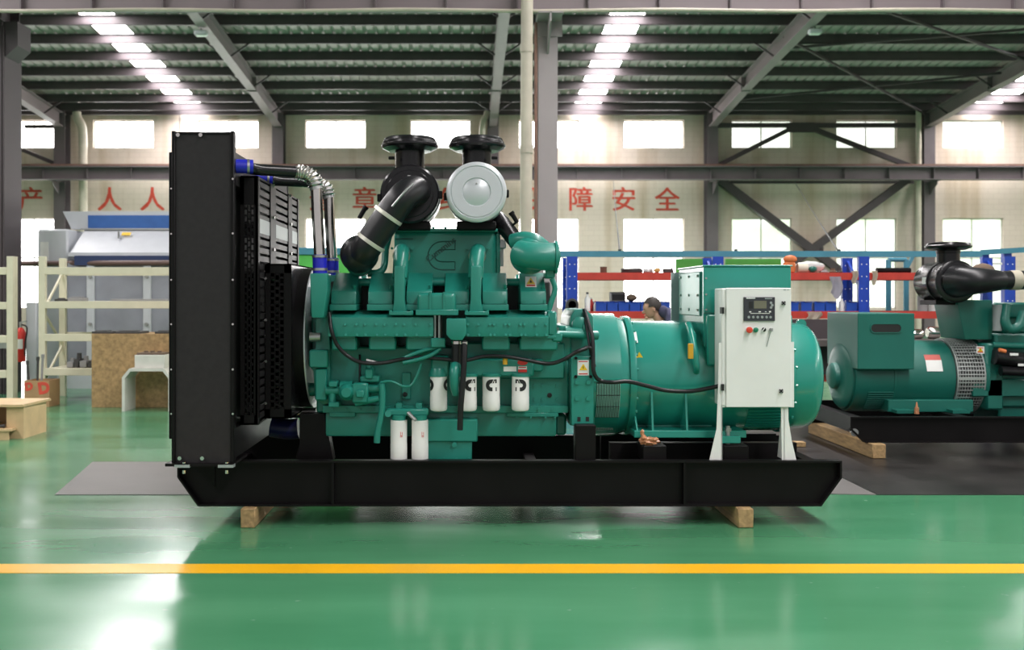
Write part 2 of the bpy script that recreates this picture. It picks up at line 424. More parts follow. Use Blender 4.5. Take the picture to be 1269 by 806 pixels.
tag(part('steel_column', g, COLM, None, 0), 'tall pale grey column standing behind the engine', 'column', 'columns of the middle row', 'structure')
g = G(); hcol(g, -7.09, 15.0, 15.62, 0.30, 0, 9.9); corbel(g, -7.09, 15.0, 5.56, 0.5, 0.4)
g.prism([(-6.94, 5.56), (-6.72, 5.56), (-6.72, 5.2), (-6.94, 5.0)], 15.05, 15.5)
g.box(-6.95, -6.905, 15.02, 15.6, 0, 5.5)
tag(part('steel_column', g, STEELD, None, 0), 'steel column with painted shade at the left edge behind the cream rack', 'column', 'columns of the middle row', 'structure')  # dark colour stands for the shade on this column

# crane beams
g = G()
g.box(XL, XR, 37.25, 37.75, CB1 - 0.05, CB1); g.box(XL, XR, 37.3, 37.7, CB0, CB0 + 0.03); g.box(XL, XR, 37.49, 37.51, CB0, CB1)
o = part('crane_beam', g, STEELG, None, 0); tag(o, 'long grey crane beam crossing in front of the back wall', 'beam', None, 'structure')
me = G().box(-0.008, 0.008, 37.3, 37.49, CB0 + 0.03, CB1 - 0.05).mesh('stiffener', STEELG, 0)
copies(me, 'stiffener', o, [(XL + 1 + 1.65 * k, 0, 0) for k in range(31)])
part('crane_rail', G().box(XL, XR, 37.44, 37.56, CB1, CB1 + 0.09), RUST, o, 0)
g = G()
g.box(XL, XR, 14.6, 14.72, 5.60, 5.62); g.box(XL, XR, 14.715, 14.735, 5.60, 6.2); g.box(XL, XR, 14.5, 14.95, 6.2, 6.23)
o = part('crane_beam', g, STEELC, None, 0); tag(o, 'deep crane beam across the top edge above the machines', 'beam', None, 'structure')
me = G().box(-0.01, 0.01, 14.62, 14.715, 5.62, 6.2).mesh('stiffener', STEELG, 0)
copies(me, 'stiffener', o, [(-24 + 1.03 * k, 0, 0) for k in range(50)])
g = G(); pts = [(XL + 1 + k * 1.0, 14.55, 5.585 + 0.012 * math.sin(k * 1.7)) for k in range(51)]
g.tube(pts, 0.028, 8, 2); part('conduit', g, PVC, o)

# roof: ceiling with ribbed sheets, purlins, rafters, roof lights
SKX = [(-11.0, -10.02), (4.02, 5.0), (19.0, 20.0)]
def ribbed(x0, x1, ya, yb):
    g = G(); p = 0.32; xs = []
    n = max(1, round((x1 - x0) / p)); p = (x1 - x0) / n
    for k in range(n):
        b = x0 + k * p; xs += [(b, 0), (b + p * 0.62, 0), (b + p * 0.72, 0.05), (b + p * 0.9, 0.05)]
    xs.append((x1, 0))
    va = [g.bm.verts.new((x, ya, roof_z(ya) + h)) for x, h in xs]; vb = [g.bm.verts.new((x, yb, roof_z(yb) + h)) for x, h in xs]
    for k in range(len(xs) - 1): g.bm.faces.new((va[k], va[k + 1], vb[k + 1], vb[k]))
    return g
ceil = struct('ceiling', G().box(XL, XR, 14.9, 15.1, roof_z(15) + 0.08, roof_z(15) + 0.12), SHEET, smooth=0)
for (ya, yb, SK) in ((15.0, WY + 0.3, SKX), (YF, 15.0, SKX)):
    ed = [XL] + [v for s in SK for v in s] + [XR]
    for i in range(0, len(ed), 2): part('roof_sheet', ribbed(ed[i], ed[i + 1], ya, yb), SHEET, ceil, 0)
    for (a, b) in SK:
        g = G(); vs = [g.bm.verts.new(v) for v in ((a, ya, roof_z(ya) + 0.01), (b, ya, roof_z(ya) + 0.01), (b, yb, roof_z(yb) + 0.01), (a, yb, roof_z(yb) + 0.01))]; g.bm.faces.new(vs)
        part('roof_light', g, SKYL, ceil, 0, label='translucent white roof light strip')
pu = [38.45, 37.8] + [36.65 - 1.6 * k for k in range(14)]
g = G(); g.box(XL, XR, -0.012, 0.012, -0.27, 0); g.box(XL, XR, -0.012, 0.08, -0.27, -0.255); g.box(XL, XR, -0.08, 0.012, -0.015, 0)
me = g.mesh('purlin', STEELD, 0)
copies(me, 'purlin', ceil, [(0, y, roof_z(y) - 0.005) for y in pu] + [(0, y, roof_z(y) - 0.005) for y in [13 - 1.6 * k for k in range(12)]])
rl = ['sloping roof rafter above the far left', 'sloping roof rafter above the tall radiator', 'sloping roof rafter above the twin air cleaners',
      'sloping roof rafter above the control cabinet', 'sloping roof rafter near the upper right corner']
for x, l in zip(COLX, rl):
    g = G()
    def rt(y): return roof_z(y) - 0.28
    pf = [(38.4, rt(38.4)), (15.2, rt(15.2)), (15.2, rt(15.2) - 0.55), (33.6, rt(33.6) - 0.44), (38.4, rt(38.4) - 0.52)]
    g.prism(pf, x - 0.012, x + 0.012, 'yz')
    for k in (2, 3):
        a, b = pf[k], pf[k + 1]; g.bar((x, a[0], a[1]), (x, b[0], b[1]), 0.30, 0.03)
    g.bar((x, 38.4, rt(38.4)), (x, 15.2, rt(15.2)), 0.3, 0.025)
    g.box(x - 0.16, x + 0.16, 33.58, 33.64, rt(33.6) - 0.5, rt(33.6))
    g.box(x - 0.16, x + 0.16, 25.98, 26.04, rt(26) - 0.6, rt(26))
    o = part('roof_rafter', g, STEELC, None, 0); tag(o, l, 'rafter', 'rafters of the rear roof', 'structure')
    for y in (36.65, 33.45, 30.25, 27.05):
        for sgn in (-1, 1):
            part('fly_brace', G().bar((x, y, rt(y) - 0.44), (x + sgn * 0.75, y, roof_z(y) - 0.19), 0.05, 0.05), STEELD, o, 0)
# roof cross bracing of the right bay
def rp(x, y): return (x, y, roof_z(y) - 0.33)
for (ya, yb) in ((26.0, 31.6), (30.6, 28.5), (29.5, 38.3), (36.3, 33.0)):
    single('roof_brace_rod', G().bar(rp(9.25, ya), rp(17.45, yb), 0.07, 0.07), STEELD,
           {26.0: 'roof brace rod reaching highest at the upper right', 30.6: 'roof brace rod crossing just below the highest one', 29.5: 'roof brace rod falling from control cabinet rafter to the right column', 36.3: 'lowest roof brace rod rising toward the right rafter'}[ya], 'brace', 'rods bracing the roof', 0)

# wall bracing in the right bay
def wb(a, b, w, l):
    return single('wall_brace', G().bar(P(a[0], a[1], 38.3), P(b[0], b[1], 38.3), w, w), STEELD, l, 'brace', 'steel braces of the back wall', 0)
wb((885, 155.5), (1137, 155.5), 0.17, 'horizontal brace crossing the two upper windows')
wb((983, 158), (888, 206), 0.17, 'brace sloping down left below upper horizontal brace')
wb((1003, 158), (1130, 207), 0.17, 'brace sloping down right below upper horizontal brace')
single('gusset_plate', G().pb(975, 152, 1010, 164, 38.17, 38.214), STEELD, 'dark plate joining the upper window braces', 'plate')
wb((905, 226), (1132, 226), 0.10, 'thin horizontal brace just under the crane beam')
wb((890, 222), (1046, 340), 0.30, 'heavy brace sloping down right from beneath the crane beam')
wb((1125, 222), (975, 332), 0.27, 'heavy brace sloping down left from beneath the crane beam')
wb((1018, 306), (1018, 345), 0.12, 'short upright post beneath the crossing of the heavy braces')
wb((31, 157), (75, 157), 0.14, 'horizontal brace over the window at upper left')
wb((28, 186), (76, 206), 0.14, 'sloping brace under the window at upper left')

# drainpipes
def pipe(pts, r, l, d):
    single('drainpipe', G().tube([P(a, b, d) for a, b in pts], r, 12, 4), PVC, l, 'pipe', 'cream drainpipes')
pipe([(95, 139), (96, 147), (102, 160), (103, 200), (103, 300), (103, 414)], 0.16, 'bent cream drainpipe beside the far left wall column', 38.0)
pipe([(604, 138), (602, 145), (598, 155), (597, 200), (597, 300), (597, 414)], 0.12, 'cream drainpipe above the silver faced air cleaner', 38.0)
pipe([(1138.5, 136), (1138.5, 200), (1138.5, 320), (1138.5, 414)], 0.10, 'thin cream pipe beside the right wall column', 37.95)
o = single('drainpipe', G().tube([(X(652, 14.32), 14.32, 0.01), (X(652, 14.32), 14.32, 3.0), (X(653.5, 14.32), 14.32, 6.2)], 0.085, 16, 2), PVC, 'tall thick cream drainpipe on the pale middle column', 'pipe', 'cream drainpipes')
for z in (Z(185, 14.32), Z(60, 14.32)):
    part('pipe_joint', G().cyl((X(652.6, 14.32), 14.32, z - 0.06), (X(652.6, 14.32), 14.32, z + 0.06), 0.094, 0.094, 16), PVC, o)
single('drainpipe', G().cyl((X(664, 14.9), 14.9, 0.01), (X(664, 14.9), 14.9, 5.5), 0.025, 0.025, 8), RUST, 'slim brown pipe between thick drainpipe and middle column', 'pipe')

# roof lamps and hanging leads
for px, py, d, l in ((249, 41, 27.5, 'small white lamp under the rafter above the radiator'), (1010, 39, 27.5, 'small white lamp under the rafter above the control cabinet')):
    c = P(px, py, d); t = thing('ceiling_lamp', l, 'lamp', (c.x, c.y, c.z), 'lamps under the rafters')
    part('lamp_body', G().box(c.x - 0.17, c.x + 0.17, c.y - 0.1, c.y + 0.1, c.z - 0.06, c.z + 0.06, 0.02), MACH, t)
    part('hanger', G().cyl((c.x, c.y, c.z + 0.05), (c.x, c.y, roof_z(c.y) - 0.05), 0.02, 0.02, 6), STEELD, t)
    part('lamp_lens', G().box(c.x - 0.14, c.x + 0.14, c.y - 0.09, c.y + 0.09, c.z - 0.085, c.z - 0.06, 0.01), LABEL, t)
def lead(pts, r, l): single('hanging_lead', G().tube(pts, r, 6, 4), DARK, l, 'cable', 'thin hanging leads')
lead([P(238, 122.5, 36.65), P(226, 130, 36.25), P(223, 137, 36.25), P(222, 190, 36.25)], 0.012, 'thin lead hanging above the radiator top')
lead([P(760, 224, 37.4), P(763, 262, 25), P(768, 311, 12.65)], 0.012, 'thin stay wire between the characters and the teal rail')
lead([P(985, 226, 38.2), P(1012, 270, 25), P(1040, 313, 12.65)], 0.012, 'thin stay wire crossing the heavy wall braces')
# ================================================================== MAIN GENERATOR SET
YC = 7.0
gen = thing('generator_set', 'large green diesel generator set with tall black radiator on black skid frame', 'generator', (0.2, YC, 0.12))

# ---------------- skid
D0 = 6.38
ZT, ZB = Z(571.5, D0), Z(628, D0)          # top and underside of the rails
poly = [(X(219.5, D0), ZT), (X(219.5, D0), Z(592, D0)), (X(245, D0), ZB), (X(1018, D0), ZB), (X(1043.5, D0), Z(593, D0)), (X(1043.5, D0), ZT)]
YB = 7.62
base = part('base_frame', G().ring(poly, 0.012, D0, D0 + 0.07).prism(offset_poly(poly, 0.004), D0 + 0.055, D0 + 0.07), BLACK, gen, 0)
part('side_rail', G().ring(poly, 0.012, YB - 0.07, YB).prism(offset_poly(poly, 0.004), YB - 0.07, YB - 0.055), BLACK, base, 0)
for px in (412, 849):
    part('stiffener', G().box(X(px - 1.5, D0), X(px + 1.5, D0), D0 + 0.006, D0 + 0.056, ZB + 0.01, ZT - 0.01), BLACK, base, 0)
part('gusset', G().prism([(X(250, D0), ZT - 0.012), (X(264, D0), ZT - 0.012), (X(264, D0), Z(606, D0))], D0 + 0.045, D0 + 0.056), BLACK, base, 0)
for xx in (-1.66, -1.1, -0.35, 0.45, 1.2, 1.62, 2.18):
    part('crossmember', G().box(xx - 0.04, xx + 0.04, D0 + 0.07, YB - 0.07, ZB + 0.02, ZT - 0.13 if xx < 2 else ZT - 0.002, 0.004), BLACK, base, 0)
part('end_plate', G().prism([(X(1016, D0), ZB + 0.01), (X(1041, D0), Z(593, D0)), (X(1038, D0), Z(593, D0)), (X(1013, D0), ZB + 0.01)], D0 + 0.07, YB - 0.07), BLACK, base, 0)
part('end_plate', G().prism([(X(247, D0), ZB + 0.01), (X(222, D0), Z(592, D0)), (X(225, D0), Z(592, D0)), (X(250, D0), ZB + 0.01)], D0 + 0.07, YB - 0.07), BLACK, base, 0)
# ---------------- radiator
RF, RB = 6.08, 7.92
rx0, rx1 = X(212.5, RF), X(290, RF); rz0, rz1 = Z(574, RF), Z(163.5, RF)
rad = part('radiator_side_panel', G().box(rx0 + 0.02, rx1 - 0.02, RF + 0.012, RF + 0.02, rz0, rz1), BLACK_P, gen, 0, label='tall black radiator side panel')
part('panel_flange', G().box(rx0, rx0 + 0.022, RF, RF + 0.05, rz0, rz1 + 0.006, 0.003), BLACK, rad)
part('panel_flange', G().box(rx1 - 0.022, rx1, RF, RF + 0.05, rz0, rz1 + 0.006, 0.003), BLACK, rad)
part('panel_flange', G().box(rx0 + 0.02, rx1 - 0.02, RF + 0.004, RF + 0.05, rz1 - 0.012, rz1), BLACK, rad)
part('front_grille_edge', G().box(rx0 - 0.022, rx0 - 0.002, RF + 0.02, RB - 0.02, Z(545, RF), Z(188, RF), 0.003), BLACK, rad)
part('back_side_panel', G().box(rx0, rx1, RB - 0.02, RB, rz0, rz1), BLACK_P, rad, 0)
part('top_tank', G().box(rx0 + 0.005, rx1 - 0.005, RF + 0.05, RB - 0.02, 2.13, 2.33), BLACK_P, rad, 0)
part('bottom_tank', G().box(rx0 + 0.005, rx1 - 0.005, RF + 0.05, RB - 0.02, rz0 + 0.02, rz0 + 0.2), BLACK, rad, 0)
part('cooling_core', G().box(rx0 + 0.06, rx1 - 0.06, RF + 0.05, RB - 0.05, rz0 + 0.2, 2.13), mat('core_fins', (0.10, 0.10, 0.105), 0.5, var=0.4, scale=120, stretch=(1, 1, 0.05)), rad, 0)
hx = []
for py in (222, 289.5, 347, 402, 458, 513): hx += [P(290, py, RF)]
part('bolt_set', G().hexes([P(221, 167.5, RF), P(249, 167.5, RF), P(223, 568, RF), P(251, 568, RF)], 0.013, 0.012).hexes([p + Vector((-0.006, 0, 0)) for p in hx], 0.007, 0.008)
     .hexes([P(212.5, py, RF) for py in (234, 290, 347, 402, 458, 513)], 0.006, 0.007).hexes([P(228, 583, RF), P(281, 583, RF), P(228, 573, RF - 0.02), P(281, 573, RF - 0.02)], 0.01, 0.02, (0, 0, -1)), CHROME, rad, stuff=True)
part('foot_bar', G().box(rx0 - 0.03, rx1 + 0.0, RF - 0.03, RF + 0.36, rz0 - 0.017, rz0), BLACK, rad, 0)
for a in (216, 270): part('foot_pad', G().pb(a, 576.5, a + 19, 580, RF - 0.034, RF + 0.02), ALU, rad, 0)
part('foot_bar', G().box(rx0 - 0.03, rx1 + 0.0, RB - 0.36, RB + 0.03, rz0 - 0.017, rz0), BLACK, rad, 0)
# guard between radiator and engine: slotted sheet front, perforated sides
GX0, GX1, GF, GBk = rx1, X(319, 6.25), 6.25, 7.75
gz0, gz1 = Z(527, GF), Z(218, GF)
guard = part('fan_guard', G().box(GX0, GX1, GF, GBk, gz1 - 0.012, gz1).box(GX0, GX1, GBk - 0.012, GBk, gz0, gz1).box(GX0, GX1, GF, GBk, gz0, gz0 + 0.012)
             .box(GX0, GX0 + 0.022, GF, GF + 0.012, gz0, gz1).box(GX1 - 0.02, GX1, GF, GF + 0.012, gz0, gz1).box(GX0, GX1, GF, GF + 0.012, gz1 - 0.18, gz1).box(GX0, GX1, GF, GF + 0.012, gz0, gz0 + 0.06), BLACK, gen, 0)
def perforated(xa, xb, y, za, zb, cols=3, ph=0.044):
    g = G(); w = (xb - xa) / cols
    for c in range(cols + 1):
        t = 0.004; g.box(xa + c * w - t, xa + c * w + t, y, y + 0.008, za, zb)
    for c in range(cols):
        z = za + (ph / 2 if c % 2 else 0)
        while z < zb - 0.012:
            g.box(xa + c * w, xa + (c + 1) * w, y, y + 0.008, z, z + 0.014); z += ph
    return g
part('perforated_sheet', perforated(GX0 + 0.022, GX1 - 0.02, GF + 0.002, gz0 + 0.06, gz1 - 0.18), BLACK, guard, 0, stuff=True)
part('baffle', G().box(GX0 + 0.005, GX0 + 0.01, GF + 0.01, GBk - 0.01, gz0, gz1), BLACK, guard, 0)
mull = [(GF, GF + 0.05), (6.64, 6.83), (7.30, 7.46), (GBk - 0.05, GBk)]
for a, b in mull: part('guard_mullion', G().box(GX1 - 0.014, GX1 + 0.006, a, b, gz0, gz1, 0.002), BLACK, guard, 0)
for (m0, m1) in zip(mull, mull[1:]):
    ya, yb = m0[1], m1[0]
    me = G().box(GX1 - 0.008, GX1, ya, yb, 0, 0.034, 0).mesh('slat', mat('slat_paint', (0.02, 0.019, 0.02), 0.42, spec=0.3), 0)
    copies(me, 'slat', guard, [(0, 0, gz0 + 0.03 + 0.052 * k) for k in range(29)])
    part('reflection_grey_band', G().box(GX1 - 0.008, GX1 + 0.002, ya, yb, Z(288, GF), Z(270, GF)), ALU, guard, 0)  # grey colour stands for the reflection on the unslotted black sheet
part('bolt_set', G().hexes([(GX1 + 0.006, y, Z(v, GF)) for y in (6.73, 7.38) for v in (220, 262, 305, 345, 398, 450, 500)], 0.011, 0.01, (1, 0, 0)), CHROME, guard, stuff=True)
# deeper shroud box around the fan
SX0, SX1, SF, SB = GX1 + 0.007, X(361, 6.46), 6.46, 7.54
sz0, sz1 = Z(519, SF), Z(327, SF)
shr = part('fan_shroud', G().box(SX0, SX1, SF, SB, sz1 - 0.01, sz1).box(SX0, SX1, SB - 0.01, SB, sz0, sz1).box(SX0, SX1, SF, SB, sz0, sz0 + 0.01)
           .box(SX0, SX0 + 0.03, SF, SF + 0.01, sz0, sz1).box(SX1 - 0.045, SX1, SF, SF + 0.01, sz0, sz1).box(SX0, SX1, SF, SF + 0.01, sz1 - 0.06, sz1).box(SX0, SX1, SF, SF + 0.01, sz0, sz0 + 0.06), BLACK, gen, 0)
part('perforated_sheet', perforated(SX0 + 0.03, SX1 - 0.045, SF + 0.001, sz0 + 0.06, sz1 - 0.06), BLACK, shr, 0, stuff=True)
cz = (sz0 + sz1) / 2
g = G(); n = 40; ro = 0.47
V = []
for k in range(n):
    a = 2 * math.pi * k / n; c, s_ = math.cos(a), math.sin(a); q = max(abs(c), abs(s_))
    V.append((g.bm.verts.new((SX1, YC + c * ro, cz + s_ * ro)), g.bm.verts.new((SX1, YC + c / q * (SB - SF) / 2, cz + s_ / q * (sz1 - sz0) / 2))))
for k in range(n): g.bm.faces.new((V[k][0], V[k][1], V[(k + 1) % n][1], V[(k + 1) % n][0]))
part('shroud_face', g, BLACK_G, shr, 0)
part('shroud_ring', G().lathe([(ro + 0.012, 0.0), (ro + 0.012, 0.07), (ro - 0.004, 0.07), (ro - 0.012, 0.0)], (SX1, YC, cz), (1, 0, 0), 64), BLACK, shr)
part('shroud_rim', G().lathe([(ro - 0.006, 0.068), (ro + 0.014, 0.068), (ro + 0.014, 0.076), (ro - 0.006, 0.076)], (SX1, YC, cz), (1, 0, 0), 64), SILVER, shr, label='bright rim of the fan opening')
g = G()
for k in range(9):
    a = 2 * math.pi * k / 9
    c0 = Vector((SX1 + 0.0, YC + math.cos(a) * 0.1, cz + math.sin(a) * 0.1)); c1 = Vector((SX1 + 0.0, YC + math.cos(a) * 0.44, cz + math.sin(a) * 0.44))
    g.bar(c0, c1, 0.012, 0.13, up=(0.8, -math.sin(a) * 0.6, math.cos(a) * 0.6))
g.cyl((SX1 - 0.05, YC, cz), (SX1 + 0.16, YC, cz), 0.12, 0.12, 24)
part('fan', g, GREEN_D, shr)
part('bolt_set', G().hexes([(SX0 + 0.004, SF, Z(v, SF)) for v in (345, 397, 448, 500)], 0.009, 0.008), CHROME, shr, stuff=True)
# coolant pipes
for d, ds in ((6.42, 6.17), (7.0, 6.78)):
    a = Vector((rx1 - 0.03, ds, 2.25)); zz = 2.243; xv = X(392, 6.42)
    cp = part('coolant_pipe', G().tube([a + Vector((0.09, 0.02, 0)), (xv - 0.36, ds * 0.6 + d * 0.4, zz), (xv - 0.24, ds * 0.3 + d * 0.7, zz), (xv - 0.12, d, zz)], 0.036, 14, 4), BLACK_G, gen, label='black upper coolant pipe')
    part('hose_coupling', G().tube([a, a + Vector((0.12, 0.03, 0))], 0.043, 14, 1), BLUE_H, cp, label='blue silicone coupling')
    for s_ in (0.085,): part('hose_clamp', G().tube([a + Vector((s_, s_ * 0.25, 0)), a + Vector((s_ + 0.014, s_ * 0.25 + 0.0035, 0))], 0.046, 14, 1), STEEL, cp)
    el = [Vector((xv - 0.13, d, zz)), Vector((xv - 0.07, d, zz - 0.006)), Vector((xv - 0.02, d, zz - 0.04)), Vector((xv, d, zz - 0.11))]
    part('flexible_elbow', G().tube(el, 0.041, 14, 5), STEEL, cp)
    sm = catmull(el, 3)
    for i in range(1, len(sm) - 1):
        t = (sm[i + 1] - sm[i - 1]).normalized()
        part('bellows_ring', G().lathe([(0.038, -0.009), (0.049, -0.004), (0.052, 0.0), (0.049, 0.004), (0.038, 0.009)], sm[i], t, 20), CHROME, cp)
    dn = part('down_pipe', G().tube([(xv, d, zz - 0.09), (xv + 0.008, d, zz - 0.3), (xv + 0.022, d, Z(319, 6.42))], 0.037, 16, 4), CHROME, gen, label='bright steel coolant down pipe')
    part('hose_coupling', G().tube([(xv + 0.021, d, Z(316, 6.42)), (xv + 0.024, d, Z(340, 6.42))], 0.046, 16, 1), BLUE_H, dn, label='blue silicone coupling')
    for py in (318, 334): part('hose_clamp', G().tube([(xv + 0.022, d, Z(py - 1.5, 6.42)), (xv + 0.0222, d, Z(py + 1.5, 6.42))], 0.050, 16, 1), STEEL, dn)
    part('thermostat_housing', G().prism([(X(386, 6.42), Z(339, 6.42)), (X(408, 6.42), Z(339, 6.42)), (X(408, 6.42), Z(360, 6.42)), (X(403, 6.42), Z(394, 6.42)), (X(388, 6.42), Z(394, 6.42))], d - 0.07, d + 0.09, 'xz', 0.012), GREEN, gen)
part('lower_hose', G().tube([(X(338, 6.9), 6.85, Z(528, 6.9)), (X(358, 6.9), 6.85, Z(531, 6.9)), (X(372, 6.9), 6.85, Z(530, 6.9))], 0.07, 16, 2), mat('dark_blue_hose', (0.012, 0.014, 0.09), 0.4), gen, label='dark blue lower coolant hose')
part('lower_pipe', G().cyl((X(362, 6.9), 6.9, Z(512, 6.9)), (X(392, 6.9), 6.9, Z(512, 6.9)), 0.036, 0.036), STEEL, gen)

# ---------------- engine
eng = part('engine_block', G().pb(392, 430, 705, 512, 6.64, 7.36, 0.012).pb(409, 384, 682, 432, 6.86, 7.14).pb(560, 425, 700, 470, 6.60, 6.7, 0.01), GREEN, gen, label='green engine crankcase')
part('gap_shade_block', G().pb(409, 349, 682, 386, 6.88, 7.12, 0.01), INK, eng)  # black block painted in for the shade seen between the rocker covers
part('oil_pan', G().pb(403, 510, 690, 541.5, 6.60, 7.40, 0.02, 2).pb(688, 514, 702, 540, 6.70, 7.3, 0.015), GREEN, eng)
part('oil_sump', G().pb(527, 520, 592, 548, 6.50, 7.30, 0.008).pb(530, 546, 585, 572, 6.52, 7.28, 0.006), GREEN, eng)
part('pan_flange', G().pb(400, 503, 704, 512, 6.575, 6.66, 0.003), GREEN, eng)
part('pan_step', G().pb(628, 512, 692, 517, 6.57, 6.62, 0.003), GREEN, eng)
part('pan_step', G().pb(408, 511, 440, 517, 6.57, 6.62, 0.003), GREEN, eng)
part('stiffening_rib', G().pb(498, 462, 509, 495, 6.615, 6.65, 0.004), GREEN, eng)
part('core_plug', G().lathe([(0.014, 0), (0.016, 0.006), (0.009, 0.008), (0.009, 0.003)], P(502, 489, 6.612), (0, -1, 0), 16).lathe([(0.014, 0), (0.016, 0.006), (0.009, 0.008), (0.009, 0.003)], P(681, 490, 6.638), (0, -1, 0), 16), BLACK_G, eng)
part('bolt_set', G().hexes([P(x, 507.5, 6.575) for x in range(412, 700, 17)], 0.009, 0.01).hexes([P(x, 517.5, 6.57) for x in (640, 658, 676, 688)], 0.007, 0.01)
     .hexes([P(x, 569, 6.52) for x in (534, 550, 566, 581)], 0.008, 0.01).hexes([P(x, y, 6.64) for x in (662, 672, 690) for y in (478, 495)], 0.009, 0.01).hexes([P(563, 551, 6.52)], 0.018, 0.02), GREEN, eng, stuff=True)
# gear cover and front end
part('gear_cover', G().pprism([(391, 396), (407, 392), (409, 430), (409, 500), (400, 502), (390, 495), (388, 460), (384, 455), (383, 436), (391, 432)], 6.58, 7.42, 0.01), GREEN, eng)
part('front_bracket', G().pb(383, 434, 406, 456, 6.5, 6.6, 0.008).pb(390, 457, 405, 497, 6.52, 6.62, 0.01), GREEN, eng)
part('crank_pulley', G().lathe([(0.0, -0.09), (0.09, -0.09), (0.09, -0.05), (0.075, -0.045), (0.075, -0.02), (0.10, -0.015), (0.10, 0.03), (0.0, 0.03)], (X(380, 6.9), 6.92, Z(466, 6.9)), (1, 0, 0), 28), BLACK_G, eng)
part('idler_pulley', G().cyl((X(376, 6.75), 6.75, Z(483, 6.75)), (X(392, 6.75), 6.75, Z(483, 6.75)), 0.045, 0.045, 20), GREEN, eng)
part('fan_drive', G().cyl((SX1 + 0.1, YC, cz), (X(395, 6.9), YC, cz), 0.10, 0.11, 24), GREEN_D, eng)
part('fan_hub', G().pb(378, 356, 400, 392, 6.75, 7.2, 0.02).pb(386, 392, 398, 436, 6.7, 7.2, 0.01), GREEN_D, eng)
part('alternator_charger', G().cyl(P(384, 418, 6.55), P(384, 418, 6.55) + Vector((0.07, 0, 0)), 0.03, 0.028, 20), STEEL, eng)
# cylinder heads with rocker covers
covers = [(410, 441), (456, 486.5), (503.5, 535), (551, 581.5), (598, 629), (645.5, 677)]
zt, zm, zl, zb = Z(338.5, 6.76), Z(361, 6.53), Z(377, 6.49), Z(385, 6.47)
for i, (a, b) in enumerate(covers):
    xa, xb = X(a, 6.5), X(b, 6.5)
    c = part('rocker_cover', G().prism([(6.80, zt), (6.74, zt), (6.52, zm), (6.50, zl), (6.9, zl), (6.9, zt - 0.05)], xa, xb, 'yz', 0.006), GREEN, eng)
    part('cover_gasket_rail', G().prism([(6.475, zl - 0.002), (6.475, zb), (6.9, zb), (6.9, zl - 0.002)], xa - 0.004, xb + 0.006, 'yz', 0.004), GREEN, c)
    part('bolt_set', G().hexes([(xa + 0.012, 6.50, zl + 0.02), (xb - 0.012, 6.50, zl + 0.02)], 0.008, 0.012).hexes([(xb - 0.015, 6.55, zm + 0.015)], 0.01, 0.03, (0, -0.5, 0.85)), GREEN, c, stuff=True)
    if i < 5: part('water_crossover', G().cyl((xb, 6.72, Z(350, 6.72)), (xb + 0.09, 6.72, Z(350, 6.72)), 0.026, 0.026, 14), GREEN, c)
    rear = part('rocker_cover', G().prism([(2 * YC - 6.80, zt), (2 * YC - 6.74, zt), (2 * YC - 6.52, zm), (2 * YC - 6.50, zb), (2 * YC - 6.9, zb), (2 * YC - 6.9, zt - 0.05)], xa, xb, 'yz', 0.012), GREEN, eng)
def slope_pt(px, py):      # a point on the sloping front of the last rocker cover
    y = 6.52
    for _ in range(30):
        zz_ = zm + (y - 6.52) / 0.22 * (zt - zm); y += ((368 - py) * y / F + CAMZ - zz_) * 1.2
    return P(px, py, y) + Vector((0, -0.488, 0.873)) * 0.004
def slope_quad(pts, off): 
    g = G(); n_ = Vector((0, -0.488, 0.873)) * off; f = [g.bm.verts.new(slope_pt(*p) + n_) for p in pts]; b_ = [g.bm.verts.new(v.co - Vector((0, -0.488, 0.873)) * 0.0015) for v in f]
    g.bm.faces.new(f); k = len(f)
    for q in range(k): g.bm.faces.new((f[q], b_[q], b_[(q + 1) % k], f[(q + 1) % k]))
    return g
def tri(c, r, t, depth=0.001):
    return G().prism([(c[0] - r, c[2] - r * 0.6), (c[0] + r, c[2] - r * 0.6), (c[0], c[2] + r * 1.0)], c[1] - depth, c[1] + depth)
lab = part('warning_label', slope_quad([(651, 343.5), (664.5, 343.5), (664.5, 356.5), (651, 356.5)], 0.0), LABEL, eng, 0, label='white label with yellow warning triangle')
part('warning_triangle', slope_quad([(652.5, 353), (663, 353), (657.7, 345)], 0.002), YEL, lab, 0)
part('warning_mark', slope_quad([(656, 351.5), (659.5, 351.5), (657.7, 348)], 0.004), INK, lab, 0)
part('print_line', slope_quad([(652.5, 355.5), (663, 355.5), (663, 354), (652.5, 354)], 0.002), RED, lab, 0)
# long exhaust shields and head lower boxes
def shield(a, b):
    xa, xb = X(a, 6.42), X(b, 6.42)
    o = part('manifold_shield', G().prism([(6.64, Z(384.5, 6.64)), (6.42, Z(393.5, 6.42)), (6.42, Z(417.5, 6.42)), (6.64, Z(417.5, 6.64))], xa, xb, 'yz', 0.003), GREEN, eng)
    xs = [a + 4 + k * (b - a - 8) / 5 for k in range(6)]
    part('bolt_set', G().hexes([P(x + dx, y, 6.42) for x in xs[1:5] for dx, y in ((-7, 402), (7, 402), (-6, 415), (8, 415))] + [P(a + 3, 402, 6.42), P(b - 3, 402, 6.42), P(a + 3, 415, 6.42), P(b - 3, 415, 6.42)], 0.0095, 0.013), GREEN_S, o, stuff=True)
    return o
shield(406.5, 537); shield(577, 680)
part('shield_end', G().pb(679, 386, 690, 416, 6.46, 6.66, 0.01).pb(684, 412, 697, 424, 6.46, 6.6, 0.01).cyl(P(690, 414, 6.5), P(740, 416, 6.6), 0.02, 0.03, 14), GREEN, eng)
for a, b in ((411, 442), (457, 490.5), (503, 538), (597, 632), (644, 691)):
    part('head_lower_box', G().pb(a, 418, b, 434.5, 6.47, 6.66, 0.01).pb(a + 2, 416, b - 2, 420, 6.455, 6.6, 0.003), GREEN, eng)
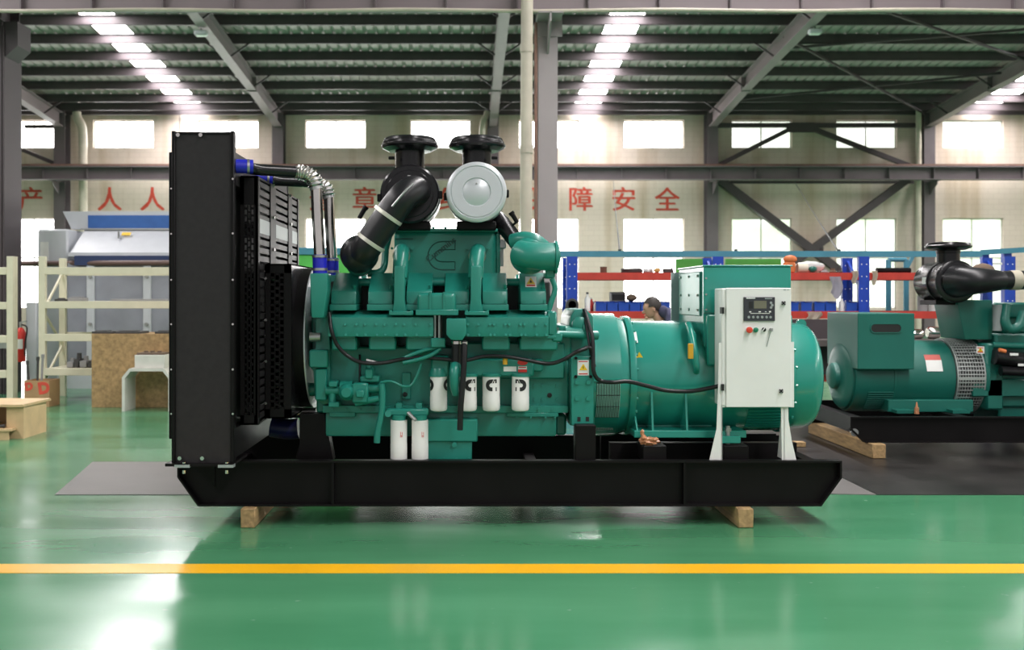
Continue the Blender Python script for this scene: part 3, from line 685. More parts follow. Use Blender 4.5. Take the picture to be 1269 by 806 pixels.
# breather and pump boxes at mid bank
part('breather_box', G().pb(517, 363, 565, 389, 6.40, 6.6, 0.03, 3).pb(515, 384, 568, 391, 6.385, 6.6, 0.004), GREEN, eng)
for q in (532, 549): part('box_strap', G().pb(q, 362, q + 2, 390, 6.392, 6.42), GREEN, eng)
part('pump_box', G().pprism([(553, 395), (578, 395), (578, 415), (573, 422), (559, 422), (553, 415)], 6.34, 6.5, 0.01), GREEN, eng)
for q in (539, 544.5): part('fuel_line', G().cyl(P(q, 388, 6.44), P(q, 424, 6.44), 0.008, 0.008, 8), STEEL, eng)
part('line_backing', G().pb(536, 390, 548, 420, 6.47, 6.5), INK, eng, 0)
part('line_block', G().pb(534, 419, 552, 431, 6.42, 6.5, 0.006), GREEN, eng)
# aftercooler housing with embossed emblem
AF = 6.74
aft = part('aftercooler', G().pb(488, 285, 615, 351, AF, 7.26, 0.045, 4).pb(486, 283.5, 617, 287.5, AF - 0.02, 7.28, 0.004).pb(614, 288, 620, 345, AF + 0.03, 7.2, 0.01), GREEN, gen, label='green aftercooler housing with embossed emblem')
part('bolt_set', G().hexes([P(x, 283.5, AF + 0.0) for x in range(492, 616, 15)], 0.009, 0.012, (0, 0, 1)).hexes([P(617, y, AF + 0.03) for y in range(293, 345, 9)], 0.008, 0.01).hexes([P(x, 354, AF + 0.03) for x in (512, 528, 545, 562, 578)], 0.008, 0.012), GREEN, aft, stuff=True)
def pl(pts, r=0.004, d=AF - 0.001): return G().tube([P(x, y, d) for x, y in pts], r, 6, 1)
em = []
for k in range(13):
    a = R(90 + 15 * k); em.append((548 + 17.5 * math.cos(a), 317 - 17.5 * math.sin(a)))
em2 = [(548 + 9.5 * math.cos(R(90 + 15 * k)), 317 - 7.5 * math.sin(R(90 + 15 * k))) for k in range(13)]
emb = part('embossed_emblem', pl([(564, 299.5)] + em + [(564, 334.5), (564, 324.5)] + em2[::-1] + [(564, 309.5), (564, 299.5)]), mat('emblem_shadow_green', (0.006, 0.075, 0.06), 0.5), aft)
o = text_part('Cummins', 0.062, P(546, 309, AF - 0.004), MATS['emblem_shadow_green'], 'emblem_lettering', aft, 0.003, 0.0, rot=37, fit=True, bold=0.0012)
part('cast_lettering', G().pb(490, 295.5, 512, 297, AF - 0.002, AF + 0.01), MATS['emblem_shadow_green'], aft, 0)
for a, nm in ((497, 'l'), (591, 'r')):
    w = part('water_transfer_pipe', G().tube([P(a + 2, 314, 6.82), P(a + 1, 312, 6.62), P(a - 0.5, 325, 6.53), P(a - 1.5, 345, 6.5)], [0.052, 0.048], 18, 5), GREEN, gen)
    part('pipe_leg', G().prism([(X(a - 8, 6.5), Z(330, 6.5)), (X(a + 6, 6.5), Z(330, 6.5)), (X(a + 5, 6.5), Z(372, 6.5)), (X(a + 8, 6.5), Z(388, 6.5)), (X(a - 10, 6.5), Z(388, 6.5)), (X(a - 8, 6.5), Z(372, 6.5))], 6.435, 6.53, 'xz', 0.016), GREEN, w)
    part('pipe_foot', G().pb(a - 15, 386, a + 15, 391, 6.40, 6.56, 0.004), GREEN, w)
    t = (P(a - 0.2, 322, 6.54) - P(a + 1, 313, 6.66)).normalized()
    part('hose_clamp', G().lathe([(0.055, -0.006), (0.058, 0.0), (0.055, 0.006)], P(a + 0.4, 317.5, 6.585), t, 24), STEEL, w)
    part('bolt_set', G().hexes([P(a - 13, 387, 6.41), P(a + 13, 387, 6.41)], 0.01, 0.012, (0, 0, 1)).hexes([P(a + q, 308, 6.73) for q in (-11, 14)], 0.009, 0.02), GREEN, w, stuff=True)
# wraparound pipes beside the aftercooler
part('aftercooler_side_pipe', G().tube([P(482, 292, 6.9), P(478, 310, 6.85), P(476, 330, 6.8), P(469, 338, 6.78), P(456, 339, 6.78)], 0.024, 12, 5), GREEN, aft)
part('sensor_cluster', G().pb(618, 297, 627, 308, 6.8, 6.9, 0.005).pb(619, 308, 624, 330, 6.85, 6.9, 0.003), STEEL, aft)
part('oil_feed_line', G().tube([P(616, 300, 6.84), P(617, 292, 6.82), P(624, 288, 6.8), P(632, 294, 6.8), P(640, 299, 6.8)], 0.009, 8, 5), GREEN, aft)
# air cleaners
def cleaner(px, py, d, cap_px, face):
    c = P(px, py, d); r = 0.192
    b = part('air_cleaner', G().lathe([(0.0, 0.0), (0.15, 0.0), (0.155, 0.006), (r - 0.012, 0.006), (r, 0.02), (r, 0.05), (r - 0.006, 0.06), (r - 0.004, 0.5), (r - 0.04, 0.53), (0.0, 0.53)], c, (0, 1, 0), 48), BLACK_G, gen, label='black drum air cleaner')
    n = P(cap_px, 195, d + 0.22)
    part('intake_neck', G().lathe([(0.098, -0.09), (0.098, 0.07), (0.104, 0.075), (0.104, 0.085), (0.098, 0.09), (0.096, 0.12)], (n.x, n.y, Z(199, d + 0.22)), (0, 0, 1), 36), BLACK_G, b)
    zc_ = Z(188.5, d + 0.22)
    part('rain_cap', G().lathe([(0.10, 0.0), (0.14, 0.002), (0.182, 0.022), (0.192, 0.034), (0.192, 0.044), (0.184, 0.048), (0.182, 0.064), (0.176, 0.068), (0.172, 0.084), (0.16, 0.092), (0.10, 0.098), (0.0, 0.10)], (n.x, n.y, zc_), (0, 0, 1), 64), BLACK_G, b, 22)
    part('cap_clamp', G().box(n.x - 0.135, n.x - 0.095, n.y - 0.12, n.y - 0.09, zc_ - 0.065, zc_ - 0.045, 0.004) if face == 'hose' else G().box(n.x + 0.095, n.x + 0.135, n.y - 0.12, n.y - 0.09, zc_ - 0.065, zc_ - 0.045, 0.004), BLACK, b)
    part('mounting_cradle', G().box(c.x - 0.13, c.x + 0.13, d + 0.08, d + 0.42, Z(284, d), Z(273, d), 0.008), BLACK, b)
    part('band_clamp', G().lathe([(r + 0.001, 0.13), (r + 0.006, 0.135), (r + 0.006, 0.16), (r + 0.001, 0.165)], c, (0, 1, 0), 48), STEEL, b)
    part('lid_latch', G().box(c.x + r - 0.01, c.x + r + 0.02, d + 0.02, d + 0.07, c.z - 0.03, c.z + 0.02, 0.004), BLACK, b)
    part('lid_latch', G().box(c.x - r - 0.02, c.x - r + 0.01, d + 0.02, d + 0.07, c.z - 0.05, c.z, 0.004), BLACK, b)
    return b, c
ac1, c1 = cleaner(507.5, 240, 6.54, 508, 'hose')
ac2, c2 = cleaner(590.5, 238.5, 6.54, 591, 'lid')
part('silver_lid', G().lathe([(0.0, 0.0), (0.083, 0.0), (0.088, 0.004), (0.09, 0.004), (0.094, -0.004), (0.160, -0.004), (0.166, 0.002), (0.172, -0.004), (0.190, -0.001), (0.196, 0.006), (0.196, 0.03), (0.18, 0.03)], c2 + Vector((0, -0.022, 0)), (0, 1, 0), 64), SILVER, ac2, label='silver round lid')
part('lid_stud', G().lathe([(0.0, -0.004), (0.006, -0.003), (0.006, 0.0)], c2 + Vector((0, -0.024, 0.055)), (0, 1, 0), 8), STEEL, ac2)
hp = [P(518, 238, 6.60), P(512, 236, 6.45), P(500, 244, 6.36), P(486, 262, 6.36), P(466, 290, 6.37), P(455, 306, 6.38), P(449, 315, 6.42)]
part('intake_hose', G().tube(hp, 0.094, 28, 8), RUBBER, ac1, label='fat black intake hose elbow')
ax = (hp[4] - hp[3]).normalized()
for q in (P(481, 267, 6.36), P(459.5, 300, 6.375)):
    part('hose_clamp', G().lathe([(0.09, -0.013), (0.102, -0.011), (0.102, 0.011), (0.09, 0.013)], q, ax, 32), CLAMP, ac1)
part('turbo_inlet_elbow', G().ball(P(445.5, 315, 6.47), 0.126, (1.0, 1.0, 0.98), 3), RUBBER, ac1)
part('hose_seam_rib', G().tube([P(486, 256, 6.262), P(497, 243, 6.26), P(505, 234, 6.27), P(512, 228, 6.32)], 0.008, 8, 4), STEEL, ac1)
part('clamp_screw', G().cyl(P(505, 218, 6.44), P(522, 221, 6.44), 0.006, 0.006, 8), STEEL, ac1)
part('restriction_gauge', G().cyl(P(445, 271, 6.5), P(452, 259, 6.5), 0.014, 0.016, 12).cyl(P(452, 259, 6.5), P(454, 256, 6.5), 0.02, 0.02, 12), BLACK, ac1)
part('restriction_gauge', G().cyl(P(641, 276, 6.6), P(635, 266, 6.6), 0.014, 0.016, 12).cyl(P(635, 266, 6.6), P(633, 263, 6.6), 0.02, 0.02, 12).cyl(P(634, 280, 6.62), P(641, 275, 6.62), 0.008, 0.008, 8), BLACK, ac2)
part('intake_pipe', G().tube([P(596, 250, 7.0), P(606, 262, 6.86), P(622, 277, 6.78), P(646, 308, 6.74)], 0.056, 20, 4), BLACK_G, ac2, label='gloss black intake pipe')
# right turbocharger
tb = part('turbocharger', G().lathe([(0.0, -0.12), (0.06, -0.12), (0.085, -0.10), (0.118, -0.05), (0.126, 0.0), (0.118, 0.06), (0.08, 0.1), (0.0, 0.1)], P(656, 317, 6.62), (0.25, -0.9, 0.1), 40), GREEN, gen, label='green turbocharger housing')
part('volute_outlet', G().tube([P(643, 314, 6.52), P(654, 316.5, 6.48), P(672, 318, 6.48), P(689, 318.5, 6.50)], [0.085, 0.092], 24, 5), GREEN, tb)
part('outlet_flange', G().cyl(P(687.5, 319, 6.5), P(690.5, 319, 6.5), 0.106, 0.106, 28), GREEN, tb)
part('compressor_hump', G().tube([P(636, 300, 6.66), P(648, 297, 6.62), P(662, 299, 6.6), P(675, 308, 6.6)], [0.055, 0.05], 16, 5), GREEN, tb)
part('turbo_support', G().pb(676, 332, 688, 345, 6.5, 6.7, 0.01).tube([P(684, 345, 6.52), P(688, 358, 6.52), P(684, 372, 6.52), P(680, 385, 6.52)], 0.018, 10, 5), GREEN, tb)
part('left_turbo', G().lathe([(0.0, -0.1), (0.06, -0.1), (0.09, -0.04), (0.09, 0.06), (0.0, 0.1)], P(446, 326, 6.75), (0, -1, 0), 24), GREEN_D, gen)

# oil and fuel filters
def curved_mark(g, c, r, ang0, z0, mirror=1, s=1.0):
    """black letter mark laid round a canister: half ring with two bars"""
    def at(u, v):
        a = ang0 + u / r; rr = r + 0.0008
        return Vector((c[0] + rr * math.sin(a), c[1] - rr * math.cos(a), z0 + v))
    def quad(pts): g.bm.faces.new([g.bm.verts.new(at(u * mirror * s, v * s)) for u, v in pts])
    ro, ri = 0.038, 0.013; n = 10
    for k in range(n):
        a, b = R(90 + 180 * k / n), R(90 + 180 * (k + 1) / n)
        quad([(ro * math.cos(a), ro * math.sin(a)), (ro * math.cos(b), ro * math.sin(b)), (ri * math.cos(b), ri * math.sin(b)), (ri * math.cos(a), ri * math.sin(a))])
    quad([(0.0, ri), (0.0, ro), (0.014, ro), (0.002, ri)]); quad([(0.006, ri), (0.0185, ro), (0.036, ro), (0.036, ri)])
    quad([(0.0, -ro), (0.0, -ri), (0.036, -ri), (0.036, -ro)])
def filt(px0, px1, py0, py1, d, marks, par):
    x = (X(px0, d) + X(px1, d)) / 2; r = (X(px1, d) - X(px0, d)) / 2; z0, z1 = Z(py1, d), Z(py0, d); y = d + r
    o = part('oil_filter', G().lathe([(0.0, z0), (r * 0.6, z0), (r * 0.9, z0 + 0.006), (r * 0.985, z0 + 0.016), (r, z0 + 0.03), (r, (z0 + z1) / 2 - 0.02), (r * 0.985, (z0 + z1) / 2 - 0.018), (r * 0.985, z1), (0, z1)], (x, y, 0), (0, 0, 1), 32), FILTER, par, label='white filter canister')
    for ang, mir in marks:
        g = G(); curved_mark(g, (x, y), r, ang, z1 - 0.056, mir); part('letter_mark', g, INK, o, 0, label='black letter mark')
    return o, x, y, r, z0, z1
fh = part('filter_head', G().pb(534, 441, 556, 466, 6.48, 6.62, 0.012).pb(556, 445, 662, 467, 6.50, 6.64, 0.012).pb(660, 445, 673, 461, 6.54, 6.64, 0.01), GREEN, eng)
for px_, zt_ in ((543, 458), (580.5, 464), (609, 464), (645.5, 464)):
    part('filter_boss', G().lathe([(0.0, Z(467.5, 6.45)), (0.062, Z(467.5, 6.45)), (0.062, Z(464, 6.45)), (0.05, Z(zt_, 6.45) + 0.004), (0.0, Z(zt_, 6.45) + 0.004)], (X(px_, 6.5), 6.51, 0), (0, 0, 1), 24), GREEN, fh)
filt(532.5, 554, 467, 511, 6.45, ((-1.25, -1), (1.3, 1)), eng)
filt(569.5, 591, 467, 511, 6.45, ((0.25, 1),), eng)
filt(598, 620, 467, 511, 6.45, ((0.0, 1),), eng)
filt(634.5, 656.5, 467, 511, 6.45, ((0.0, -1),), eng)
lh = part('filter_head', G().pb(478, 507, 531, 516, 6.46, 6.6, 0.01).pb(490, 500, 498, 510, 6.5, 6.6, 0.005).pb(515, 500, 523, 510, 6.5, 6.6, 0.005).cyl(P(481, 513, 6.44), P(481, 513, 6.5), 0.022, 0.022, 16), GREEN, eng)
part('sensor_plug', G().cyl(P(506, 512, 6.44), P(515, 521, 6.40), 0.014, 0.01, 10), STEEL, lh)
for a, b in ((483, 504), (509.5, 530.5)):
    o, x, y, r, z0, z1 = filt(a, b, 522, 574, 6.42, (), eng)
    part('filter_collar', G().cyl((x, y, z1 - 0.001), (x, y, Z(515, 6.45)), r * 0.8, r * 0.85, 20), GREEN, o)
    for px_, w in ((0.35, 0.007), ):
        g = G()
        for u0, u1, v0, v1 in ((0.012, 0.028, -0.098, -0.094), (0.012, 0.028, -0.104, -0.101), (0.013, 0.016, -0.092, -0.07), (0.024, 0.027, -0.092, -0.072)):
            def at(u, v): a_ = u / r * 1.0; rr = r + 0.0008; return (x + rr * math.sin(a_), y - rr * math.cos(a_), z1 + v)
            g.bm.faces.new([g.bm.verts.new(at(*q)) for q in ((u0, v0), (u1, v0), (u1, v1), (u0, v1))])
        part('red_print', g, RED, o, 0)
# hoses at mid bank
part('oil_hose', G().cyl(P(566, 424, 6.42), P(566, 456, 6.42), 0.033, 0.033, 18), RUBBER, eng)
part('hose_clamp', G().cyl(P(566, 423, 6.42), P(566, 426.5, 6.42), 0.035, 0.035, 18), CHROME, eng)
part('oil_pipe', G().tube([P(565, 454, 6.40), P(563, 462, 6.36), P(563, 478, 6.36), P(565, 489, 6.38)], [0.037, 0.024], 16, 5), GREEN, eng)
part('drain_hose', G().tube([P(576, 423, 6.36), P(575, 450, 6.34), P(573, 480, 6.34), P(571, 505, 6.34), P(570, 533, 6.35)], 0.019, 12, 4), RUBBER, eng, label='black drain hose hanging past the filters')
part('hose_clamp', G().cyl(P(576, 424, 6.36), P(576, 427, 6.36), 0.021, 0.021, 14), CHROME, eng)
# fuel pump group
pump = part('fuel_pump', G().pb(436, 475, 456, 500, 6.44, 6.62, 0.01).pb(441, 484, 451, 493, 6.40, 6.5, 0.006).cyl(P(422, 483, 6.52), P(437, 483, 6.52), 0.055, 0.06, 20).cyl(P(455, 482, 6.52), P(472, 482, 6.52), 0.03, 0.03, 14), GREEN, eng)
part('pump_drive', G().cyl(P(412, 474, 6.52), P(412, 502, 6.52), 0.025, 0.025, 14).pb(407, 473, 418, 480, 6.47, 6.6, 0.006).pb(407, 499, 420, 505, 6.47, 6.6, 0.004).cyl(P(404, 484, 6.52), P(424, 484, 6.52), 0.03, 0.03, 14), GREEN, pump)
part('pump_head', G().pb(452, 457, 462, 470, 6.46, 6.58, 0.008).pb(446, 466, 470, 474, 6.48, 6.6, 0.008).cyl(P(457, 451, 6.52), P(457, 460, 6.52), 0.02, 0.02, 12), GREEN, pump)
part('pump_cover', G().lathe([(0.0, 0.05), (0.03, 0.05), (0.045, 0.03), (0.055, 0.0), (0.0, 0.0)], P(430, 486, 6.47), (0, -1, 0), 20), GREEN, pump)
part('pump_fitting', G().cyl(P(454, 447, 6.45), P(468, 450, 6.45), 0.013, 0.01, 10), STEEL, pump)
part('pump_bracket', G().pb(470, 474, 476, 486, 6.48, 6.56, 0.004).cyl(P(440, 500, 6.48), P(470, 494, 6.48), 0.022, 0.022, 12), GREEN, pump)
part('fuel_line', G().tube([P(472, 474, 6.46), P(485, 473, 6.46), P(500, 479, 6.46), P(510, 477, 6.46), P(518, 463, 6.46), P(522, 450, 6.46)], 0.008, 8, 6), GREEN, pump)
part('fuel_hose', G().tube([P(473, 476, 6.46), P(474, 490, 6.46), P(473, 512, 6.46), P(468, 535, 6.46), P(467, 549, 6.46)], 0.021, 12, 5), GREEN, pump)
part('fuel_hose', G().tube([P(495, 447, 6.48), P(510, 440, 6.46), P(528, 434, 6.46), P(544, 431, 6.46)], 0.013, 10, 5), GREEN, eng)
part('fuel_hose', G().tube([P(500, 450, 6.46), P(518, 446, 6.44), P(535, 440, 6.44), P(546, 432, 6.45)], 0.013, 10, 5), GREEN, eng)
part('breather_pipe', G().tube([P(446, 440, 6.6), P(446, 460, 6.56), P(446, 474, 6.54)], 0.008, 8, 3), BLACK, eng)
part('solenoid', G().cyl(P(626, 441, 6.46), P(626, 452, 6.46), 0.016, 0.016, 10), YTAG, eng)
part('data_plate', G().pb(624, 454.5, 640, 460.5, 6.496, 6.50), LABEL, eng, 0)
rl_ = part('red_label', G().pb(642, 454, 653, 461.5, 6.496, 6.50), LABEL, eng, 0, label='white and red warning label')
part('red_band', G().pb(642, 458, 653, 461.5, 6.494, 6.496).pb(643, 455, 652, 456.2, 6.494, 6.496), RED, rl_, 0)
part('red_tag', G().prism([(X(641 + 6.5 + 6.5 * math.cos(R(k * 30)), 6.47), Z(449.5 + 3.5 * math.sin(R(k * 30)), 6.47)) for k in range(12)], 6.47, 6.474), RED, eng, 0)
part('wiring_harness', G().tube([P(408, 388, 6.44), P(411, 410, 6.40), P(418, 428, 6.42), P(432, 442, 6.43), P(450, 450, 6.42), P(475, 450, 6.44), P(495, 446, 6.46), P(520, 443, 6.46), P(545, 445, 6.44), P(575, 447, 6.44), P(600, 442, 6.45), P(625, 442, 6.44), P(650, 446, 6.44), P(680, 451, 6.44), P(700, 445, 6.44), P(715, 436, 6.42), P(727, 432, 6.44)], 0.0125, 10, 6), RUBBER, eng, label='black wiring harness draped along the block')
# flywheel housing and rear support
fw = part('flywheel_housing', G().pprism([(705, 415), (707, 392), (712, 384), (726, 383), (735, 392), (737, 430), (737, 528), (706, 528), (705, 500)], 6.66, 7.34, 0.012).pb(692, 440, 706, 512, 6.7, 7.3, 0.02), GREEN, gen)
part('housing_shoulder', G().pb(693, 404, 708, 446, 6.62, 7.3, 0.012), GREEN, fw)
part('support_plate', G().pb(708, 442, 736, 527.5, 6.50, 6.56, 0.004), GREEN, fw)
part('housing_boss', G().cyl(P(700, 412, 6.58), P(722, 414, 6.58), 0.036, 0.036, 18).cyl(P(722, 408, 6.6), P(728, 408, 6.6), 0.05, 0.05, 18).lathe([(0.05, 0), (0.05, 0.04), (0.03, 0.05), (0.0, 0.05)], P(718, 402, 6.62), (0, -1, 0), 20), GREEN, fw)
part('bolt_set', G().hexes([P(x, y, 6.50) for x in (715, 729) for y in (474, 494)], 0.016, 0.014).hexes([P(x, y, 6.68) for x in (697, 701) for y in (455, 470, 485)], 0.012, 0.03), GREEN, fw, stuff=True)
for q in (715.5, 726): part('square_hole', G().pb(q, 517, q + 4, 522.5, 6.498, 6.51), INK, fw, 0)
def warn(cx, cy, w, h, d, par, k=1.0):
    o = part('warning_label', G().pb(cx - w / 2, cy - h / 2, cx + w / 2, cy + h / 2, d - 0.002, d + 0.002), LABEL, par, 0, label='white label with yellow warning triangle')
    s1 = tri(P(cx, cy, d - 0.0035), 0.026 * k, 0); part('warning_triangle', s1, YEL, o, 0)
    c = P(cx, cy, d - 0.0055); part('warning_mark', G().box(c.x - 0.002, c.x + 0.002, c.y - 0.001, c.y + 0.001, c.z - 0.006 * k, c.z + 0.012 * k), INK, o, 0)
    part('print_line', G().pb(cx - w / 2 + 1.5, cy + h / 2 - 2.6, cx + w / 2 - 1.5, cy + h / 2 - 1.3, d - 0.003, d - 0.0022).pb(cx - w / 2 + 1.5, cy - h / 2 + 1.3, cx + w / 2 - 1.5, cy - h / 2 + 2.4, d - 0.003, d - 0.0022), RED, o, 0)
    return o
warn(722.8, 456, 14, 19, 6.497, fw)
part('bolt_set', G().hexes([P(x, y, 6.50) for x in (713.5, 732) for y in (444, 467)], 0.011, 0.008), BLACK, fw, stuff=True)
part('engine_support', G().pb(713, 527, 738.5, 572.5, 6.42, 6.54, 0.006), BLACK, gen, 0, label='black engine support post')
part('engine_support', G().pprism([(371, 513), (402, 513), (413, 571), (366, 571), (371, 550)], 6.62, 6.74, 0.004), BLACK, gen, 0, label='black front engine support')

# ---------------- alternator
AZ = 0.905
def ring_at(ang, r, x): return Vector((x, YC - r * math.cos(R(ang)), AZ + r * math.sin(R(ang))))
alt = part('alternator_body', G().lathe([(0.0, 1.10), (0.372, 1.10), (0.378, 1.12), (0.378, 2.12), (0.0, 2.12)], (0, YC, AZ), (1, 0, 0), 72), GREEN_S, gen, label='glossy green alternator drum')
part('adapter_drum', G().lathe([(0.30, 0.80), (0.405, 0.805), (0.418, 0.82), (0.418, 0.99), (0.415, 1.00), (0.392, 1.06), (0.392, 1.07)], (0, YC, AZ), (1, 0, 0), 72), GREEN_S, alt)
part('adapter_cover', G().lathe([(0.42, 0.815), (0.43, 0.815), (0.43, 1.0), (0.42, 1.0)], (0, YC, AZ), (1, 0, 0), 40, -10, 91), GREEN_S, alt)
part('mounting_flange', G().lathe([(0.378, 1.065), (0.41, 1.065), (0.412, 1.07), (0.412, 1.105), (0.378, 1.11)], (0, YC, AZ), (1, 0, 0), 72), GREEN_S, alt)
part('end_bell', G().lathe([(0.378, 2.12), (0.39, 2.125), (0.39, 2.15), (0.37, 2.16), (0.362, 2.28), (0.35, 2.33), (0.325, 2.355), (0.18, 2.37), (0.0, 2.37)], (0, YC, AZ), (1, 0, 0), 72), GREEN_S, alt)
part('bolt_set', G().hexes([ring_at(a, 0.40, 1.105) for a in range(-60, 95, 14)], 0.010, 0.012, (1, 0, 0)).hexes([ring_at(a, 0.385, 2.15) for a in range(-60, 90, 18)], 0.011, 0.014, (1, 0, 0)), GREEN_S, alt, stuff=True)
g = G(); dark = G()
for k in range(15):
    x = 0.845 + k * 0.0105
    for a0, a1 in ((-3, -13), (-14, -24), (-25, -36)):
        g.bar(ring_at(a0, 0.424, x), ring_at(a1, 0.424, x), 0.005, 0.005, up=(0, -1, 0))
part('vent_grille', g, mat('highlight_grille_green', (0.22, 0.46, 0.40), 0.3), alt, 0, stuff=True)  # pale colour puts the highlights onto the green bars
part('vent_shade_band', G().lathe([(0.4185, 0.84), (0.4205, 0.84), (0.4205, 1.045 - 0.05), (0.4185, 1.045 - 0.05)], (0, YC, AZ), (1, 0, 0), 12, 92, 127), INK, alt)  # black band stands for the shaded recess behind the bars
g = G()
for k in range(16): g.bar(ring_at(-52, 0.423, 0.845 + k * 0.008), ring_at(-55, 0.423, 0.85 + k * 0.008), 0.003, 0.003, up=(0, -1, 0))
part('lower_vent_slots', g, mat('pale_vent_edge', (0.45, 0.55, 0.52), 0.4), alt, 0, stuff=True)
for k in range(9):
    part('louvre', G().bar(ring_at(-24 - k * 4.2, 0.388, 1.86), ring_at(-24 - k * 4.2, 0.388, 2.10), 0.012, 0.010, up=(0, -math.sin(R(24 + k * 4.2)), 0.6)), GREEN_S, alt, 0)
# feet with ribs
for sgn in (-1, 1):
    yy0, yy1 = (6.56, 6.86) if sgn < 0 else (7.14, 7.44)
    part('foot_plate', G().box(X(786, 6.56), X(925, 6.56), yy0, yy1, Z(543, 6.56), Z(534, 6.56), 0.004), GREEN_S, alt, 0)
    part('foot_rail', G().box(X(789, 6.58), X(892, 6.58), 6.80 if sgn < 0 else 7.10, 6.90 if sgn < 0 else 7.20, Z(537, 6.58), Z(500, 6.58)), GREEN_S, alt, 0)
for px in (809, 851.5):
    ya = 6.575
    part('foot_rib', G().prism([(6.575, Z(535, 6.575)), (6.62, Z(486, 6.62)), (6.8, Z(486, 6.62)), (6.8, Z(535, 6.575))], X(px - 1.2, 6.58), X(px + 1.2, 6.58), 'yz'), GREEN_S, alt, 0)
part('foot_rib', G().prism([(6.575, Z(535, 6.575)), (6.70, Z(512, 6.62)), (6.8, Z(512, 6.62)), (6.8, Z(535, 6.575))], X(789, 6.58), X(791, 6.58), 'yz'), GREEN_S, alt, 0)
part('lifting_eye', G().tube([ring_at(50, 0.37, 1.50) , ring_at(58, 0.42, 1.48), ring_at(48, 0.46, 1.47), ring_at(30, 0.46, 1.475), ring_at(14, 0.43, 1.49), ring_at(8, 0.37, 1.50)], 0.022, 12, 5).ball(ring_at(40, 0.40, 1.49), 0.05, (0.6, 0.7, 1.4), 2), GREEN_S, alt)
part('amber_tag', G().box(X(853, 6.5), X(859.5, 6.5), 6.50, 6.52, Z(445, 6.5), Z(426, 6.5), 0.003), YTAG, alt, 0, label='amber tag hanging on the lifting eye')
part('lifting_lug', G().prism([(X(985, 7.0), Z(408, 7.0)), (X(1000, 7.0), Z(408, 7.0)), (X(996, 7.0), Z(400, 7.0)), (X(989, 7.0), Z(400, 7.0))], 6.98, 7.02).lathe([(0.02, -0.012), (0.035, -0.012), (0.035, 0.012), (0.02, 0.012)], (X(992.5, 7.0), 7.0, Z(402, 7.0)), (0, 1, 0), 20), GREEN_S, alt)
# small decals on the drum
def decal(px, py, w, h, m, par, name, a=0.0012):
    x = X(px, 6.63); s = G()
    ang = math.asin(max(-1, min(1, (Z(py, 6.66) - AZ) / 0.378)))
    n = Vector((0, -math.cos(ang), math.sin(ang))); c = Vector((x, YC, AZ)) + n * (0.378 + a); t = Vector((0, math.sin(ang), math.cos(ang)))
    s.bar(c - Vector((w / 2, 0, 0)), c + Vector((w / 2, 0, 0)), 0.0015, h, up=t); return part(name, s, m, par, 0)
decal(789, 419, 0.042, 0.10, LABEL, alt, 'white_decal'); decal(789.5, 424.5, 0.018, 0.022, INK, alt, 'print_block', 0.002)
ang = math.asin((Z(441, 6.66) - AZ) / 0.378); q = Vector((X(793, 6.63), YC - 0.382 * math.cos(ang), AZ + 0.382 * math.sin(ang)))
part('warning_triangle', tri(q, 0.024, 0), YEL, alt, 0)
# terminal box
TF, TB = 6.66, 7.44
tx0, tx1 = X(872, TF), X(980.5, TF); tz1, tz0 = Z(330.5, TF), 1.12
tbx = part('terminal_box', G().box(tx0, tx1, TF, TB, tz0, tz1, 0.006), GREEN_S, gen, 30, label='green terminal box on the alternator')
part('box_lid', G().box(tx0 - 0.008, tx1 + 0.008, TF - 0.008, TB + 0.008, tz1, tz1 + 0.01, 0.002), GREEN_S, tbx, 0)
part('box_skirt', G().box(tx0 + 0.01, tx1 - 0.01, TF - 0.06, TB + 0.06, tz0 - 0.12, Z(390, TF), 0.01), GREEN_S, tbx, 0)
part('seam', G().box(tx0 - 0.003, tx1, TF - 0.003, TF + 0.003, Z(389, TF), Z(387.5, TF)), GREEN_D, tbx, 0)
part('side_cover', G().box(tx0 - 0.012, tx0, TF + 0.07, TB - 0.05, tz0 + 0.2, tz1 - 0.03, 0.006), mat('sage_plate', (0.09, 0.27, 0.23), 0.3, metal=0.2), tbx, 0, label='pale green side cover plate')
part('side_bracket', G().box(tx0 - 0.05, tx0 + 0.05, 7.47, 7.49, tz0 + 0.06, tz1 - 0.02), ALU, tbx, 0)
part('bolt_set', G().hexes([(tx0 - 0.012, y, z) for y in (6.78, 7.05, 7.32) for z in (tz0 + 0.24, tz0 + 0.34, tz1 - 0.06)], 0.009, 0.008, (-1, 0, 0)).hexes([P(875, y, TF) for y in (345, 365, 384)], 0.007, 0.006), STEEL, tbx, stuff=True)
# alternator mounts
for a, b in ((797, 826), (897, 928)): part('mount_block', G().pb(a, 553, b, 572.5, 6.48, 6.72, 0.004), BLACK, gen, 0, label='black alternator mount block')
part('mount_bolt', G().cyl(P(902, 551, 6.56), P(902, 528, 6.56), 0.014, 0.014, 8).hexes([P(902, 535, 6.56)], 0.022, 0.02, (0, 0, 1)), STEEL, gen)
part('foot_plate', G().pb(892, 541, 918, 550, 6.5, 6.7, 0.004), GREEN_S, alt, 0)
for sgn in (0, 1): part('mount_rail', G().box(0.95, 2.2, (6.75, 7.2)[sgn], (6.82, 7.27)[sgn], ZT - 0.13, ZT + 0.06), BLACK, gen, 0)
